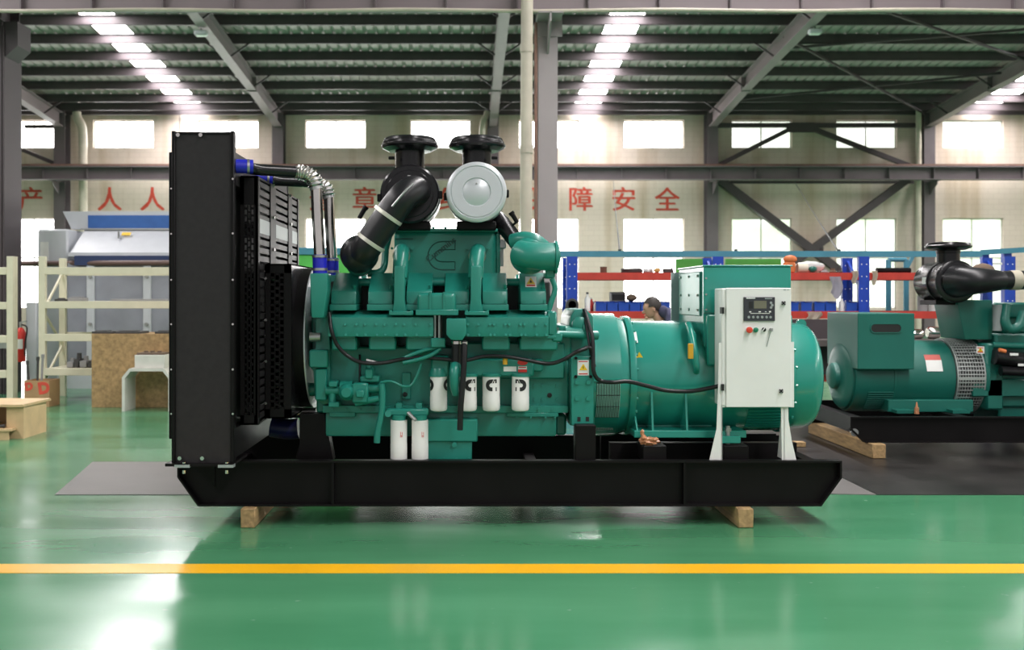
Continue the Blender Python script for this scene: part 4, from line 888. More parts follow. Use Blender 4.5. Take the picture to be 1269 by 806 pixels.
# power cable from engine to the cabinet
part('control_cable', G().tube([P(724, 384, 6.62), P(729, 400, 6.55), P(734, 418, 6.50), P(735, 440, 6.48), P(736, 462, 6.47), P(744, 472, 6.50), P(760, 474, 6.48), P(778, 473, 6.50), P(800, 478, 6.52), P(825, 484, 6.54), P(855, 485, 6.54), P(880, 481, 6.52), P(897, 477, 6.49)], 0.0135, 10, 6), RUBBER, gen, label='black control cable from engine to cabinet')
part('cable_loop', G().tube([P(722, 384, 6.7), P(726, 400, 6.56), P(731, 430, 6.50), P(737, 455, 6.48)], 0.010, 8, 5).tube([P(716, 437, 6.46), P(726, 431, 6.46), P(733, 433, 6.48), P(735, 444, 6.48)], 0.011, 8, 5), RUBBER, gen)

# ---------------- control cabinet
CF = 6.40
cab = part('control_cabinet', G().box(X(895, CF), X(980, CF), CF + 0.014, CF + 0.20, Z(504, CF), Z(357.5, CF), 0.006), WHITE, gen, 30, label='white steel control cabinet')
part('cabinet_door', G().box(X(900, CF), X(980.5, CF), CF, CF + 0.013, Z(505, CF), Z(357, CF), 0.003), WHITE, cab, 30)
for py in (385, 480.5): part('hinge', G().pb(894.5, py - 4, 897.5, py + 4, CF - 0.002, CF + 0.05), INK, cab, 0)
for px, py in ((971, 376), (968, 485)):
    lk = part('door_lock', G().lathe([(0.0, 0.012), (0.012, 0.012), (0.014, 0.0)], P(px, py, CF), (0, -1, 0), 16), STEEL, cab)
    c = P(px, py, CF - 0.014); part('lock_wing', G().bar(c + Vector((-0.011, 0, -0.011)), c + Vector((0.011, 0, 0.011)), 0.006, 0.007, up=(0, 1, 0)).bar(c + Vector((-0.011, 0, 0.011)), c + Vector((0.011, 0, -0.011)), 0.006, 0.007, up=(0, 1, 0)), INK, lk, 0)
for poly_ in ([(891, 425), (899, 425), (899, 505), (895, 505), (895, 571), (879, 571), (888, 532), (890, 480)], [(968, 505), (977, 505), (977, 520), (981, 545), (987, 571), (969, 571)]):
    part('cabinet_leg', G().pprism(poly_, CF + 0.02, CF + 0.025), WHITE, cab, 0, label='white flared cabinet leg')
    part('leg_flange', G().prism([(CF + 0.02, Z(poly_[0][1], CF)), (CF + 0.02, Z(571, CF)), (CF + 0.16, Z(571, CF)), (CF + 0.06, Z(poly_[0][1], CF))], X(poly_[1][0] - 4.2, CF), X(poly_[1][0] - 3.5, CF), 'yz'), WHITE, cab, 0)
part('leg_flange', G().pb(977.5, 424, 984, 505, CF + 0.1, CF + 0.106), WHITE, cab, 0)
PNL = mat('panel_plastic', (0.035, 0.035, 0.045), 0.42); SCR = mat('lcd_glass', (0.13, 0.125, 0.09), 0.3, emit=(0.5, 0.48, 0.3, 0.05))
pn = part('controller', G().pb(922, 368.3, 960.5, 398, CF - 0.012, CF + 0.004, 0.002), PNL, cab, 0, label='dark controller panel with small screen')
cf = CF - 0.0125
part('screen', G().pb(934.5, 373, 950, 382.5, cf - 0.001, cf + 0.001), SCR, pn, 0)
part('key_block', G().pb(928, 374, 933, 382.5, cf - 0.0015, cf + 0.001), INK, pn, 0)
g = G().pb(925, 368.9, 936, 370.4, cf - 0.001, cf)
part('brand_print', g, LABEL, pn, 0); g = G().pb(948, 369.6, 957, 370.8, cf - 0.001, cf); part('model_print', g, ALU, pn, 0)
part('legend_print', G().pb(930, 388.3, 954, 388.9, cf - 0.001, cf).pb(928.5, 386, 931, 387.4, cf - 0.001, cf).pb(940, 386, 943, 387.2, cf - 0.001, cf).pb(948, 386.2, 950, 387, cf - 0.001, cf).pb(953, 385.6, 955.5, 387.4, cf - 0.001, cf), LABEL, pn, 0)
me = G().lathe([(0.0, 0.003), (0.0075, 0.003), (0.0085, 0.0)], (0, 0, 0), (0, -1, 0), 12).mesh('push_key', ALU)
copies(me, 'push_key', pn, [tuple(P(x, 393.3, cf)) for x in (928, 933.5, 939, 944.5, 950, 955)])
copies(me, 'push_key', pn, [tuple(P(x, y, cf)) for x, y in ((955.5, 375.5), (957, 378.5), (955.5, 381.3))])
def button(px, py, r, m, name, lab, h=0.02):
    o = part(name, G().lathe([(0.0, h + 0.003), (r * 0.8, h + 0.002), (r, h), (r * 0.96, h - 0.01), (r * 0.6, h - 0.012), (r * 0.6, 0.0)], P(px, py, CF), (0, -1, 0), 24), m, cab, label=lab)
    part('bezel', G().lathe([(r * 0.6, 0.004), (r * 1.08, 0.004), (r * 1.12, 0.0)], P(px, py, CF), (0, -1, 0), 24), WHITE, o); return o
button(927.3, 409, 0.020, mat('button_red', (0.72, 0.06, 0.03), 0.35), 'emergency_stop', 'red emergency stop button', 0.03)
button(936.2, 409, 0.016, mat('button_green', (0.01, 0.20, 0.11), 0.35), 'start_button', 'green push button', 0.012)
o = button(946.3, 408.5, 0.0135, INK, 'selector_switch', 'black selector switch', 0.01)
c = P(946.3, 408.5, CF - 0.014); part('switch_lever', G().bar(c + Vector((-0.008, 0, -0.011)), c + Vector((0.008, 0, 0.011)), 0.005, 0.005, up=(0, 1, 0)), LABEL, o, 0)
o = button(955, 408.8, 0.0125, STEEL, 'key_switch', 'metal key switch', 0.01)
c = P(955, 408.8, CF - 0.016); part('key', G().bar(c, c + Vector((0.004, -0.02, 0.0)), 0.012, 0.02), STEEL, o, 0)
part('key_ring_tag', G().bar(P(954.8, 412, CF - 0.012), P(950, 430, CF - 0.004), 0.002, 0.004), ALU, o, 0)
part('corner_print', G().pb(971, 358.8, 974, 360, CF - 0.001, CF).pb(975, 359, 978.5, 359.8, CF - 0.001, CF), ALU, cab, 0)

# timber bearers beneath the skid
for pa, pb_, l in ((298, 316, 'rough timber bearer under the radiator end of the skid'), (915, 934, 'rough timber bearer under the control cabinet end of the skid')):
    xa_, xb_ = X(pa, 6.315), X(pb_, 6.315)
    o = single('timber_bearer', G().box(xa_, xb_, 6.315, 7.7, 0.0, ZB - 0.001, 0.006), WOOD, l, 'timber', 'timber bearers of the large skid')
# crumpled copper film on the mount
single('crumpled_film', G().ball(P(805, 547, 6.51), 0.034, (1.7, 0.9, 0.8), 3, 0.6).ball(P(798, 543, 6.51), 0.024, (1.0, 0.9, 1.1), 2, 0.6).ball(P(796, 537, 6.51), 0.014, (1.0, 0.8, 1.5), 2, 0.6), COPPER, 'crumpled copper coloured film lying on the black mount block', 'wrapping')
# ================================================================== SECOND GENERATOR SET (behind, right)
Y2 = 9.85; A2 = 0.68
g2 = thing('generator_set', 'smaller dark green generator set partly out of frame on low black skid', 'generator', (5.0, Y2, 0.12))
d2 = 9.1
zt2, zb2 = Z(517, d2), Z(549, d2); xr2 = 7.6
pol = [(X(1054, d2), zt2), (X(1054, d2), Z(532, d2)), (X(1072, d2), zb2), (xr2, zb2), (xr2, zt2)]
b2 = part('base_frame', G().ring(pol, 0.012, d2, d2 + 0.06).prism(offset_poly(pol, 0.004), d2 + 0.045, d2 + 0.06), BLACK, g2, 0)
part('side_rail', G().ring(pol, 0.012, 10.54, 10.6).prism(offset_poly(pol, 0.004), 10.54, 10.555), BLACK, b2, 0)
for xx in (3.52, 4.5, 5.6, 7.5): part('crossmember', G().box(xx - 0.05, xx + 0.05, d2 + 0.06, 10.54, zt2 - 0.14, zt2 - 0.002, 0.004), BLACK, b2, 0)
part('lifting_hole', G().lathe([(0.02, 0.0), (0.035, 0.0), (0.035, 0.012), (0.02, 0.012)], (X(1061, d2), d2 + 0.046, Z(537, d2)), (0, -1, 0), 20), STEEL, b2)
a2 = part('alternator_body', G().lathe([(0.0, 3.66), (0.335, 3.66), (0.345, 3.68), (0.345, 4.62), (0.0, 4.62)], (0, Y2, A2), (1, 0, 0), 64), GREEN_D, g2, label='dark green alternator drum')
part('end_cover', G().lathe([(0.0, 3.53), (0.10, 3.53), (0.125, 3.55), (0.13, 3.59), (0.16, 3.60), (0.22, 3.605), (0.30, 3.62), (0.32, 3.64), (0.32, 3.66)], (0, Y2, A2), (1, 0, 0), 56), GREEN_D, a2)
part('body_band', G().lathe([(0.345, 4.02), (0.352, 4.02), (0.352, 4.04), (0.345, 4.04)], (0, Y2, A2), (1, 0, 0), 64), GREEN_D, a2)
for k in range(10):
    a = -22 - k * 4
    part('louvre', G().bar((3.78, Y2 - 0.352 * math.cos(R(a)), A2 + 0.352 * math.sin(R(a))), (4.02, Y2 - 0.352 * math.cos(R(a)), A2 + 0.352 * math.sin(R(a))), 0.012, 0.008, up=(0, 0, 1)), GREEN_D, a2, 0)
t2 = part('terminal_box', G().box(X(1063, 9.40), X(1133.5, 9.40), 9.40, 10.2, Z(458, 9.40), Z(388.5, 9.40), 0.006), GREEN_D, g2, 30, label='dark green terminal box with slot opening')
g = G(); n = 10
sl = [(X(1084, 9.395) - 0.0 + 0.035 * math.cos(R(90 + 18 * k)), Z(407, 9.395) + 0.038 * math.sin(R(90 + 18 * k))) for k in range(11)] + [(X(1112, 9.395) + 0.035 * math.cos(R(-90 + 18 * k)), Z(407, 9.395) + 0.038 * math.sin(R(-90 + 18 * k))) for k in range(11)]
part('slot_opening', G().prism(sl, 9.394, 9.41), INK, t2, 0); part('slot_rim', G().ring(sl, -0.008, 9.39, 9.40), GREEN_D, t2, 0)
part('adapter_drum', G().lathe([(0.345, 4.60), (0.352, 4.61), (0.352, 4.85), (0.345, 4.87)], (0, Y2, A2), (1, 0, 0), 64), INK, a2)
gb = mat('grille_galvanised', (0.42, 0.44, 0.43), 0.4, metal=0.5)
g = G()
for xx in (4.605, 4.86): g.lathe([(0.358, xx), (0.366, xx), (0.366, xx + 0.014), (0.358, xx + 0.014)], (0, Y2, A2), (1, 0, 0), 64)
for k in range(9): g.lathe([(0.360, 4.63 + k * 0.026), (0.363, 4.63 + k * 0.026), (0.363, 4.636 + k * 0.026), (0.360, 4.636 + k * 0.026)], (0, Y2, A2), (1, 0, 0), 48)
for k in range(60):
    a = R(k * 6); p = Vector((0, Y2 - 0.363 * math.cos(a), A2 + 0.363 * math.sin(a)))
    g.bar(p + Vector((4.61, 0, 0)), p + Vector((4.87, 0, 0)), 0.006, 0.012 if k % 15 else 0.03, up=(0, math.sin(a), math.cos(a)))
part('guard_grille', g, gb, a2, stuff=True, label='galvanised mesh guard band')
x = X(1158, 9.52)
for a0, h, m, nm in ((20, 0.11, LABEL, 'rating_label'), (34, 0.06, mat('label_red_print', (0.55, 0.12, 0.10), 0.5), 'label_heading')):
    n = Vector((0, -math.cos(R(a0)), math.sin(R(a0)))); c = Vector((x, Y2, A2)) + n * 0.347; t = Vector((0, math.sin(R(a0)), math.cos(R(a0))))
    part(nm, G().bar(c - Vector((0.075, 0, 0)), c + Vector((0.075, 0, 0)), 0.002, h, up=t), m, a2, 0)
for sgn in (-1, 1): part('foot_rail', G().box(3.95, 4.75, Y2 + sgn * 0.27 - 0.1, Y2 + sgn * 0.27 + 0.1, zt2, A2 - 0.2, 0.006), GREEN_D, a2, 0)
for q in (3.98, 4.5): part('foot_plate', G().box(q, q + 0.16, 9.36, 9.5, zt2 + 0.001, zt2 + 0.03), GREEN_D, a2, 0)
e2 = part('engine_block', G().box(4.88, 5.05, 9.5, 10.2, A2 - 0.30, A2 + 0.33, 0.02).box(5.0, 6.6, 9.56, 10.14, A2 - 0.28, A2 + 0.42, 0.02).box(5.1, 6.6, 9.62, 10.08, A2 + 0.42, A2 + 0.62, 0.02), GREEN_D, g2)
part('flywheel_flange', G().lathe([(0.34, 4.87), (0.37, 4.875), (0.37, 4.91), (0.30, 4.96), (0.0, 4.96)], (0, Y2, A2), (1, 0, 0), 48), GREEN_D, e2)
part('charge_cooler', G().prism([(X(1186, 9.6), Z(372, 9.6)), (X(1230, 9.6), Z(372, 9.6)), (X(1230, 9.6), Z(421, 9.6)), (X(1196, 9.6), Z(421, 9.6))], 9.6, 10.1, 'xz', 0.012), GREEN_D, e2)
part('coolant_elbow', G().tube([P(1247, 378, 9.5), P(1245, 398, 9.46), P(1252, 408, 9.45), P(1263, 404, 9.45), P(1268, 388, 9.5)], 0.045, 14, 5), GREEN_D, e2)
part('fuel_filter', G().cyl(P(1236, 378, 9.5), P(1236, 410, 9.5), 0.04, 0.04, 18), mat('grey_filter', (0.3, 0.33, 0.33), 0.4), e2)
part('starter_motor', G().cyl(P(1232, 442, 9.45), P(1290, 450, 9.45), 0.075, 0.075, 18).cyl(P(1240, 460, 9.42), P(1290, 462, 9.42), 0.045, 0.045, 14), BLACK_G, e2)
part('starter_detail', G().cyl(P(1238, 434, 9.4), P(1246, 436, 9.4), 0.02, 0.02, 10), ORANGE, e2)
part('starter_label', G().pb(1252, 438, 1262, 441, 9.36, 9.37).pb(1262, 451, 1269, 454, 9.36, 9.37), LABEL, e2, 0)
part('injector_rail', G().cyl(P(1230, 428, 9.5), P(1300, 430, 9.5), 0.03, 0.03, 12).pb(1205, 470, 1290, 492, 9.5, 9.6, 0.01).pb(1236, 375, 1300, 395, 9.58, 9.7, 0.02), GREEN_D, e2)
warn(1215, 434, 10, 9, 9.49, e2, 0.9)
part('oil_pan', G().box(5.05, 6.5, 9.6, 10.1, A2 - 0.44, A2 - 0.26, 0.02), GREEN_D, e2)
dc = P(1187, 349, 9.5)
ac = part('air_cleaner', G().lathe([(0.0, 0.0), (0.15, 0.0), (0.155, 0.01), (0.185, 0.01), (0.20, 0.02), (0.203, 0.06), (0.196, 0.07), (0.198, 0.50), (0.17, 0.53), (0.0, 0.53)], dc, (0, 1, 0), 52), BLACK_G, g2, label='black drum air cleaner')
part('cleaner_label', G().box(dc.x - 0.202, dc.x - 0.197, 9.72, 9.80, dc.z - 0.02, dc.z + 0.045), LABEL, ac, 0)
part('band_clamp', G().lathe([(0.197, 0.20), (0.203, 0.205), (0.203, 0.225), (0.197, 0.23)], dc, (0, 1, 0), 52), BLACK, ac)
part('intake_neck', G().lathe([(0.105, -0.12), (0.105, 0.06), (0.111, 0.065), (0.111, 0.08), (0.105, 0.085), (0.105, 0.1)], P(1175, 322, 9.75), (0, 0, 1), 32), BLACK_G, ac)
part('rain_cap', G().lathe([(0.10, -0.02), (0.15, -0.018), (0.20, 0.0), (0.212, 0.012), (0.212, 0.024), (0.203, 0.03), (0.19, 0.05), (0.10, 0.062), (0.0, 0.064)], P(1175, 308, 9.75), (0, 0, 1), 56), BLACK_G, ac, 22)
ep = [dc + Vector((0.0, 0.02, 0)), dc + Vector((0.03, -0.09, 0.0)), dc + Vector((0.12, -0.16, 0.004)), dc + Vector((0.25, -0.17, 0.006)), dc + Vector((0.34, -0.165, 0.008))]
part('intake_elbow', G().tube(ep, [0.155, 0.085], 28, 6), RUBBER, ac)
part('intake_hose', G().tube([dc + Vector((0.32, -0.165, 0.008)), dc + Vector((0.95, -0.10, 0.015))], 0.088, 24, 1), RUBBER, ac)
part('hose_band', G().tube([dc + Vector((0.40, -0.157, 0.009)), dc + Vector((0.49, -0.148, 0.010))], 0.0915, 24, 1), mat('tan_band', (0.42, 0.38, 0.30), 0.6), ac)
part('second_cleaner_end', G().ball(P(1218, 336, 10.4), 0.09, (1.4, 1, 0.9), 2), BROWN, ac)
part('cleaner_bracket', G().pb(1160, 372, 1200, 378, 9.65, 10.0, 0.004), BLACK, ac, 0)
single('timber_bearer', G().box(X(1086, d2) - 0.075, X(1086, d2) + 0.045, 9.0, 10.7, 0.005, zb2 - 0.001, 0.005), WOOD, 'rough timber bearer under the smaller dark generator', 'timber')
single('timber_bearer', G().box(6.7, 6.82, 9.0, 10.7, 0.005, zb2 - 0.001, 0.005), WOOD, 'rough timber bearer under the far right end of the smaller skid', 'timber')
single('bottle_brush', G().cyl((X(1136, 9.33), 9.33, zt2 + 0.001), (X(1136, 9.33), 9.33, zt2 + 0.06), 0.022, 0.02, 12).cyl((X(1136, 9.33), 9.33, zt2 + 0.06), (X(1136, 9.33), 9.33, zt2 + 0.11), 0.012, 0.006, 12), COPPER, 'small copper coloured bottle standing on the smaller skid', 'bottle')

# floor sheets
def sheet(name, pts, m, l, z=0.004):
    return single(name, G().prism(pts, 0.0004, z, 'xy'), m, l, 'mat', None, 0)
sheet('floor_sheet', [(-3.02, 7.37), (-1.55, 7.37), (-1.55, 8.84), (-3.29, 8.84)], MATG, 'thin grey sheet lying on the floor left of the radiator')
sheet('floor_mat', [(2.99, 7.37), (7.6, 7.37), (7.6, 11.6), (2.99, 11.6)], MATB, 'large dark stained mat under the smaller generator')
sheet('floor_mat', [(2.48, 7.42), (2.984, 7.37), (2.984, 10.6), (1.2, 10.6), (1.2, 8.2), (2.48, 8.2)], MATG, 'brownish grey sheet between the two skids')
single('loose_plank', G().box(2.2, 2.9, 9.5, 9.62, 0.0045, 0.05, 0.004), WOOD, 'pale loose plank on the floor behind the control cabinet', 'plank')
single('loose_plank', G().box(3.02, 3.25, 9.7, 9.8, 0.0045, 0.05, 0.004), WOOD, 'short pale plank beside the smaller skid end', 'plank')

# ================================================================== BLUE AND RED RACK
RY0, RY1 = 12.4, 13.0
UPX = [1.28, 3.075, 4.87, 6.665]
rack = thing('storage_rack', 'long blue rack with red shelf beams behind both generators', 'rack', (2.2, 12.7, 0))
ZTOP = Z(318, RY0)
me_up = G().box(-0.066, 0.066, 0, 0.06, 0, ZTOP).mesh('upright', BLUE_R, 0)
for x in UPX:
    for y in (RY0, RY1 - 0.06):
        u = link('upright', me_up, rack, (x, y, 0))
        if x > 0: part('slot_set', G().hexes([(x + q, y, 1.1 + 0.15 * k) for k in range(6) for q in (-0.03, 0.03)], 0.008, 0.002), LABEL, u, 0, stuff=True)
    part('frame_brace', G().bar((x, RY0 + 0.06, 0.3), (x, RY1 - 0.06, 0.9), 0.03, 0.03).bar((x, RY0 + 0.06, 1.5), (x, RY1 - 0.06, 0.9), 0.03, 0.03).bar((x, RY0 + 0.06, 1.5), (x, RY1 - 0.06, 1.9), 0.03, 0.03), BLUE_R, rack, 0)
zA, zB_ = Z(342.5, RY0), Z(390.5, RY0)
for (a, b) in zip(UPX, UPX[1:]):
    for zz in (zA, zB_, 0.45):
        part('shelf_beam', G().box(a + 0.066, b - 0.066, RY0 + 0.005, RY0 + 0.045, zz - 0.045, zz + 0.045), REDB, rack, 0)
        part('shelf_beam', G().box(a + 0.066, b - 0.066, RY1 - 0.05, RY1 - 0.01, zz - 0.045, zz + 0.045), REDB, rack, 0)
    for zz in (zB_, 0.45): part('shelf_deck', G().box(a + 0.066, b - 0.066, RY0 + 0.046, RY1 - 0.051, zz + 0.02, zz + 0.04), STEELG, rack, 0)
    part('shelf_deck', G().box(a + 0.066, b - 0.066, RY0 + 0.046, RY1 - 0.051, zA + 0.02, zA + 0.04), REDB, rack, 0)
SH1, SH2 = zA + 0.0405, zB_ + 0.0405
rail = single('overhead_rail', G().box(X(684, 12.6), X(1216, 12.6), 12.57, 12.63, ZTOP + 0.001, ZTOP + 0.075), TEAL, 'long teal rail resting on top of the blue rack', 'rail', None, 0)
for px in (768, 912, 1040): part('rail_stud', G().cyl(P(px, 312, 12.6), P(px, 309, 12.6), 0.02, 0.02, 8), DARK, rail)
# teal end frames at the right
fr = thing('teal_stand', 'teal tube stand left of the smaller air cleaner', 'stand', (X(1112, 13.4), 13.4, 0))
for px in (1101, 1123): part('post', G().cyl((X(px, 13.4), 13.4, 0), (X(px, 13.4), 13.4, Z(322, 13.4)), 0.035, 0.035, 10), TEAL, fr)
part('strut', G().bar(P(1123, 334, 13.4), P(1131, 318, 13.4), 0.04, 0.04), TEAL, fr, 0)
part('top_bar', G().cyl(P(1101, 322, 13.4), P(1123, 322, 13.4), 0.03, 0.03, 10), TEAL, fr)
# green boards
for (a, b, l) in ((838, 871, 'bright green board left of the blue uprights above terminal box'), (899, 968, 'bright green board right of the blue uprights above terminal box')):
    d = 12.75; single('green_board', G().box(X(a, d), X(b, d), d, d + 0.05, SH1 + 0.0005, Z(321, d)), GREEN_B, l, 'board', 'green boards on the rack', 0)
gl = thing('green_cabinet', 'bright green cabinet with teal top between chrome pipes and engine', 'cabinet', (X(403, 13.4), 13.6, 0))
part('cabinet_body', G().box(X(368, 13.4), X(440, 13.4), 13.4, 13.9, 0, Z(316, 13.4), 0.01), GREEN_B, gl); part('cabinet_top', G().box(X(366, 13.4), X(442, 13.4), 13.38, 13.92, Z(316, 13.4), Z(307, 13.4), 0.006), TEAL, gl); part('cabinet_plinth', G().box(X(370, 13.4), X(438, 13.4), 13.385, 13.4, 0, 0.1), DARK, gl, 0)
# blue bins on the lower shelf
def bin_mesh():
    g = G(); w, dp, h, t = 0.128, 0.26, 0.125, 0.006
    g.box(-w / 2, w / 2, 0, dp, 0, t); g.box(-w / 2, -w / 2 + t, 0, dp, t, h); g.box(w / 2 - t, w / 2, 0, dp, t, h); g.box(-w / 2 + t, w / 2 - t, dp - t, dp, t, h)
    g.prism([(-w / 2 + t, t), (w / 2 - t, t), (w / 2 - t, h * 0.8), (-w / 2 + t, h * 0.8)], 0, t)
    g.box(-w / 2 - 0.004, w / 2 + 0.004, -0.004, 0.004, h * 0.72, h * 0.84)
    return g.mesh('bin_shell', BLUE_B, 0)
mb = bin_mesh()
scw = 1.0
binl = {744: 'blue parts bin behind the adapter drum, leftmost of its row', 758: 'blue parts bin, second in the row left of the worker', 772: 'blue parts bin under the brown bundle, third in its row', 786: 'blue parts bin directly left of the worker\'s head',
        800: 'blue parts bin hidden behind the worker\'s head', 823: 'blue parts bin right of the worker by the grey plate'}
for px, l in binl.items(): tag(link('parts_bin', mb, None, (X(px + 1.5, 12.42), 12.45, SH2 + 0.0005)), l, 'bin', 'blue bins on the lower shelf')
binr = {984: 'blue parts bin nearest the white cabinet', 1000.5: 'second blue parts bin from the white cabinet', 1017: 'third blue parts bin from the white cabinet', 1031: 'fourth blue parts bin from cabinet, beside the bag', 1056.5: 'blue parts bin behind the right blue upright'}
for px, l in binr.items(): tag(link('parts_bin', mb, None, (X(px, 12.42), 12.45, SH2 + 0.0005)), l, 'bin', 'blue bins on the lower shelf')
# clutter on the shelves
def onshelf(px, z, d=12.6): return (X(px, d), d, z)
def clut(name, g, m, l, c, grp='odds and ends on the rack'): return single(name, g, m, l, c, grp)
x, y, z = onshelf(748, SH1); clut('tin_can', G().lathe([(0.0, 0), (0.04, 0), (0.042, 0.003), (0.042, 0.075), (0.045, 0.08), (0.04, 0.082), (0.0, 0.08)], (x, y, z), (0, 0, 1), 16), BROWN, 'small brown tin on upper red shelf left', 'tin')
def coil(px, z, r, m, l, d=12.6):
    x, y, z = onshelf(px, z, d); g = G(); pts = []
    for k in range(40):
        a = k * 0.8; rr = r * (0.75 + 0.25 * random.random()); pts.append((x + rr * 1.6 * math.cos(a), y + rr * 0.7 * math.sin(a), z + 0.012 + 0.0011 * k))
    g.tube(pts, 0.009, 6, 3); clut('cable_coil', g, m, l, 'cable')
coil(783, SH1, 0.09, DARK, 'dark loose cable coil on the upper red shelf'); coil(828, SH1, 0.045, DARK, 'small dark cable coil near the grey cover plate')
coil(803, SH1, 0.035, STEEL, 'grey wire bundle in the middle of the upper red shelf')
x, y, z = onshelf(814.5, SH1); clut('yellow_rag', G().ball((x, y, z + 0.036), 0.045, (1.0, 0.8, 0.8), 2, 0.3), mat('ochre_cloth', (0.45, 0.30, 0.10), 0.8), 'ochre rag crumpled on the upper red shelf', 'rag')
x, y, z = onshelf(764, SH2, 12.85); 
o = thing('instrument_box', 'grey metal instrument box left of the brown bundle', 'box', (x, 12.85, z), 'odds and ends on the rack')
part('case', G().box(x - 0.08, x + 0.1, 12.74, 12.95, z, Z(362, 12.74), 0.008), GREYC, o); part('front_plate', G().box(x - 0.07, x + 0.09, 12.733, 12.74, z + 0.14, Z(365, 12.74)), DARK, o)
x, y, z = onshelf(735, SH2 , 12.55)
def bottle(px, d, r, h, m, mc, l):
    x = X(px, d); o = thing('bottle', l, 'bottle', (x, d, SH2), 'bottles on the lower shelf')
    part('bottle_body', G().lathe([(0, 0), (r, 0), (r, h * 0.62), (r * 0.45, h * 0.78), (r * 0.4, h * 0.9), (0, h * 0.9)], (x, d, SH2 + 0.0005), (0, 0, 1), 18), m, o)
    part('bottle_cap', G().cyl((x, d, SH2 + h * 0.9), (x, d, SH2 + h), r * 0.45, r * 0.45, 14), mc, o)
bottle(728, 12.5, 0.035, 0.24, LABEL, DARK, 'white bottle on the lower shelf beside the blue upright'); bottle(733, 12.65, 0.028, 0.17, RED, LABEL, 'red bottle on the lower shelf right of the white one'); bottle(737.5, 12.5, 0.02, 0.13, LABEL, RED, 'small white bottle with red cap beside the blue bins')
x, y, z = onshelf(783, SH2 + 0.13, 12.55); clut('bundle', G().ball((x, 12.58, z + 0.04), 0.062, (1.1, 1.0, 0.75), 3, 0.12), BROWN, 'brown cloth bundle lying on top of the blue bins', 'bundle')
clut('cable_hank', G().lathe([(0.05, -0.03), (0.075, -0.03), (0.08, 0), (0.075, 0.03), (0.05, 0.03), (0.05, -0.03)], (X(709, 12.35), 12.36, Z(378, 12.35)), (0, 1, 0), 24).tube([(X(703, 12.35), 12.36, Z(378, 12.35)), (X(702, 12.35), 12.36, Z(395, 12.35)), (X(709, 12.35), 12.36, Z(402, 12.35)), (X(715, 12.35), 12.36, Z(395, 12.35)), (X(715, 12.35), 12.36, Z(378, 12.35))], 0.02, 8, 4), DARK, 'black cable hank hung on the blue upright by the engine', 'cable')
# right bay
x, y, z = onshelf(978, SH1); clut('orange_case', G().ball((X(979, 12.5), 12.49, SH1 + 0.17), 0.075, (1.15, 0.6, 0.7), 3, 0.1).box(X(971, 12.5), X(985, 12.5), 12.45, 12.55, SH1 + 0.0005, SH1 + 0.14, 0.02), ORANGE, 'orange plastic case on the upper shelf above the cabinet', 'case')
clut('white_roll', G().cyl((X(988, 12.5), 12.5, SH1 + 0.062), (X(1000, 12.5), 12.5, SH1 + 0.06), 0.06, 0.058, 16), BEIGE, 'pale fabric roll beside the orange case', 'roll')
clut('white_sack', G().ball((X(1004, 12.75), 12.77, SH1 + 0.082), 0.1, (1.9, 0.9, 0.75), 3, 0.15), LABEL, 'white sack slumped on the upper red shelf', 'sack')
clut('dark_green_pouch', G().ball((X(1008, 12.46), 12.48, SH1 + 0.048), 0.045, (1.2, 0.6, 0.9), 2, 0.2), GREEN_D, 'small dark green pouch in front of white sack', 'pouch')
for k, px in enumerate((1022, 1032, 1040)):
    clut('machine_part', G().lathe([(0, 0), (0.04, 0), (0.045, 0.02), (0.03, 0.03), (0.03, 0.05 + 0.01 * k), (0, 0.05 + 0.01 * k)], (X(px, 12.55), 12.55, SH1 + 0.0005), (0, 0, 1), 16), (GREYC, BROWN, DARK)[k], ('grey machined part on shelf right of the white sack', 'brown machined part midway along the right upper shelf', 'dark machined part beside the right blue upright')[k], 'part')
clut('steel_bar', G().cyl((X(1086, 12.6), 12.6, SH1 + 0.035), (X(1128, 12.6), 12.6, SH1 + 0.035), 0.034, 0.034, 14), BLACK, 'long black bar on the upper shelf right of the blue upright', 'bar')
def cloth(px0, px1, py0, py1, d, m, l):
    g = G(); n = 8; rows = []
    for j in range(7):
        v = j / 6; row = []
        for k in range(n + 1):
            u = k / n; px = px0 + (px1 - px0) * (u + 0.12 * math.sin(v * 5 + px0)); py = py0 + (py1 - py0) * v * (0.85 + 0.15 * math.sin(u * 5 + px0))
            p = P(px, py, d); p.y -= 0.012 + 0.012 * math.sin(u * 9 + v * 2); row.append(g.bm.verts.new(p))
        rows.append(row)
    for a, b in zip(rows, rows[1:]):
        for k in range(n): g.bm.faces.new((a[k], a[k + 1], b[k + 1], b[k]))
    bmesh.ops.solidify(g.bm, geom=g.bm.faces[:], thickness=0.008)
    return clut('hanging_cloth', g, m, l, 'cloth', 'cloths hung on the rack')
cloth(1055, 1063, 336, 352, 12.385, BEIGE, 'beige cloth draped left of the right blue upright')
cloth(1080, 1087, 336, 354, 12.385, BEIGE, 'beige cloth draped right of the right blue upright')
cloth(1029, 1043, 343, 371, 12.385, LILAC, 'pale lilac bag hanging beneath the upper red shelf')
cloth(999, 1017, 386.5, 401, 12.375, BEIGE, 'beige rag hanging over the lower red shelf')
clut('white_bottle', G().lathe([(0, 0), (0.03, 0), (0.03, 0.1), (0.015, 0.14), (0.015, 0.16), (0, 0.16)], (X(1043.5, 12.5), 12.51, SH2 + 0.0005), (0, 0, 1), 16), LABEL, 'white bottle standing at the end of the right bins', 'bottle')
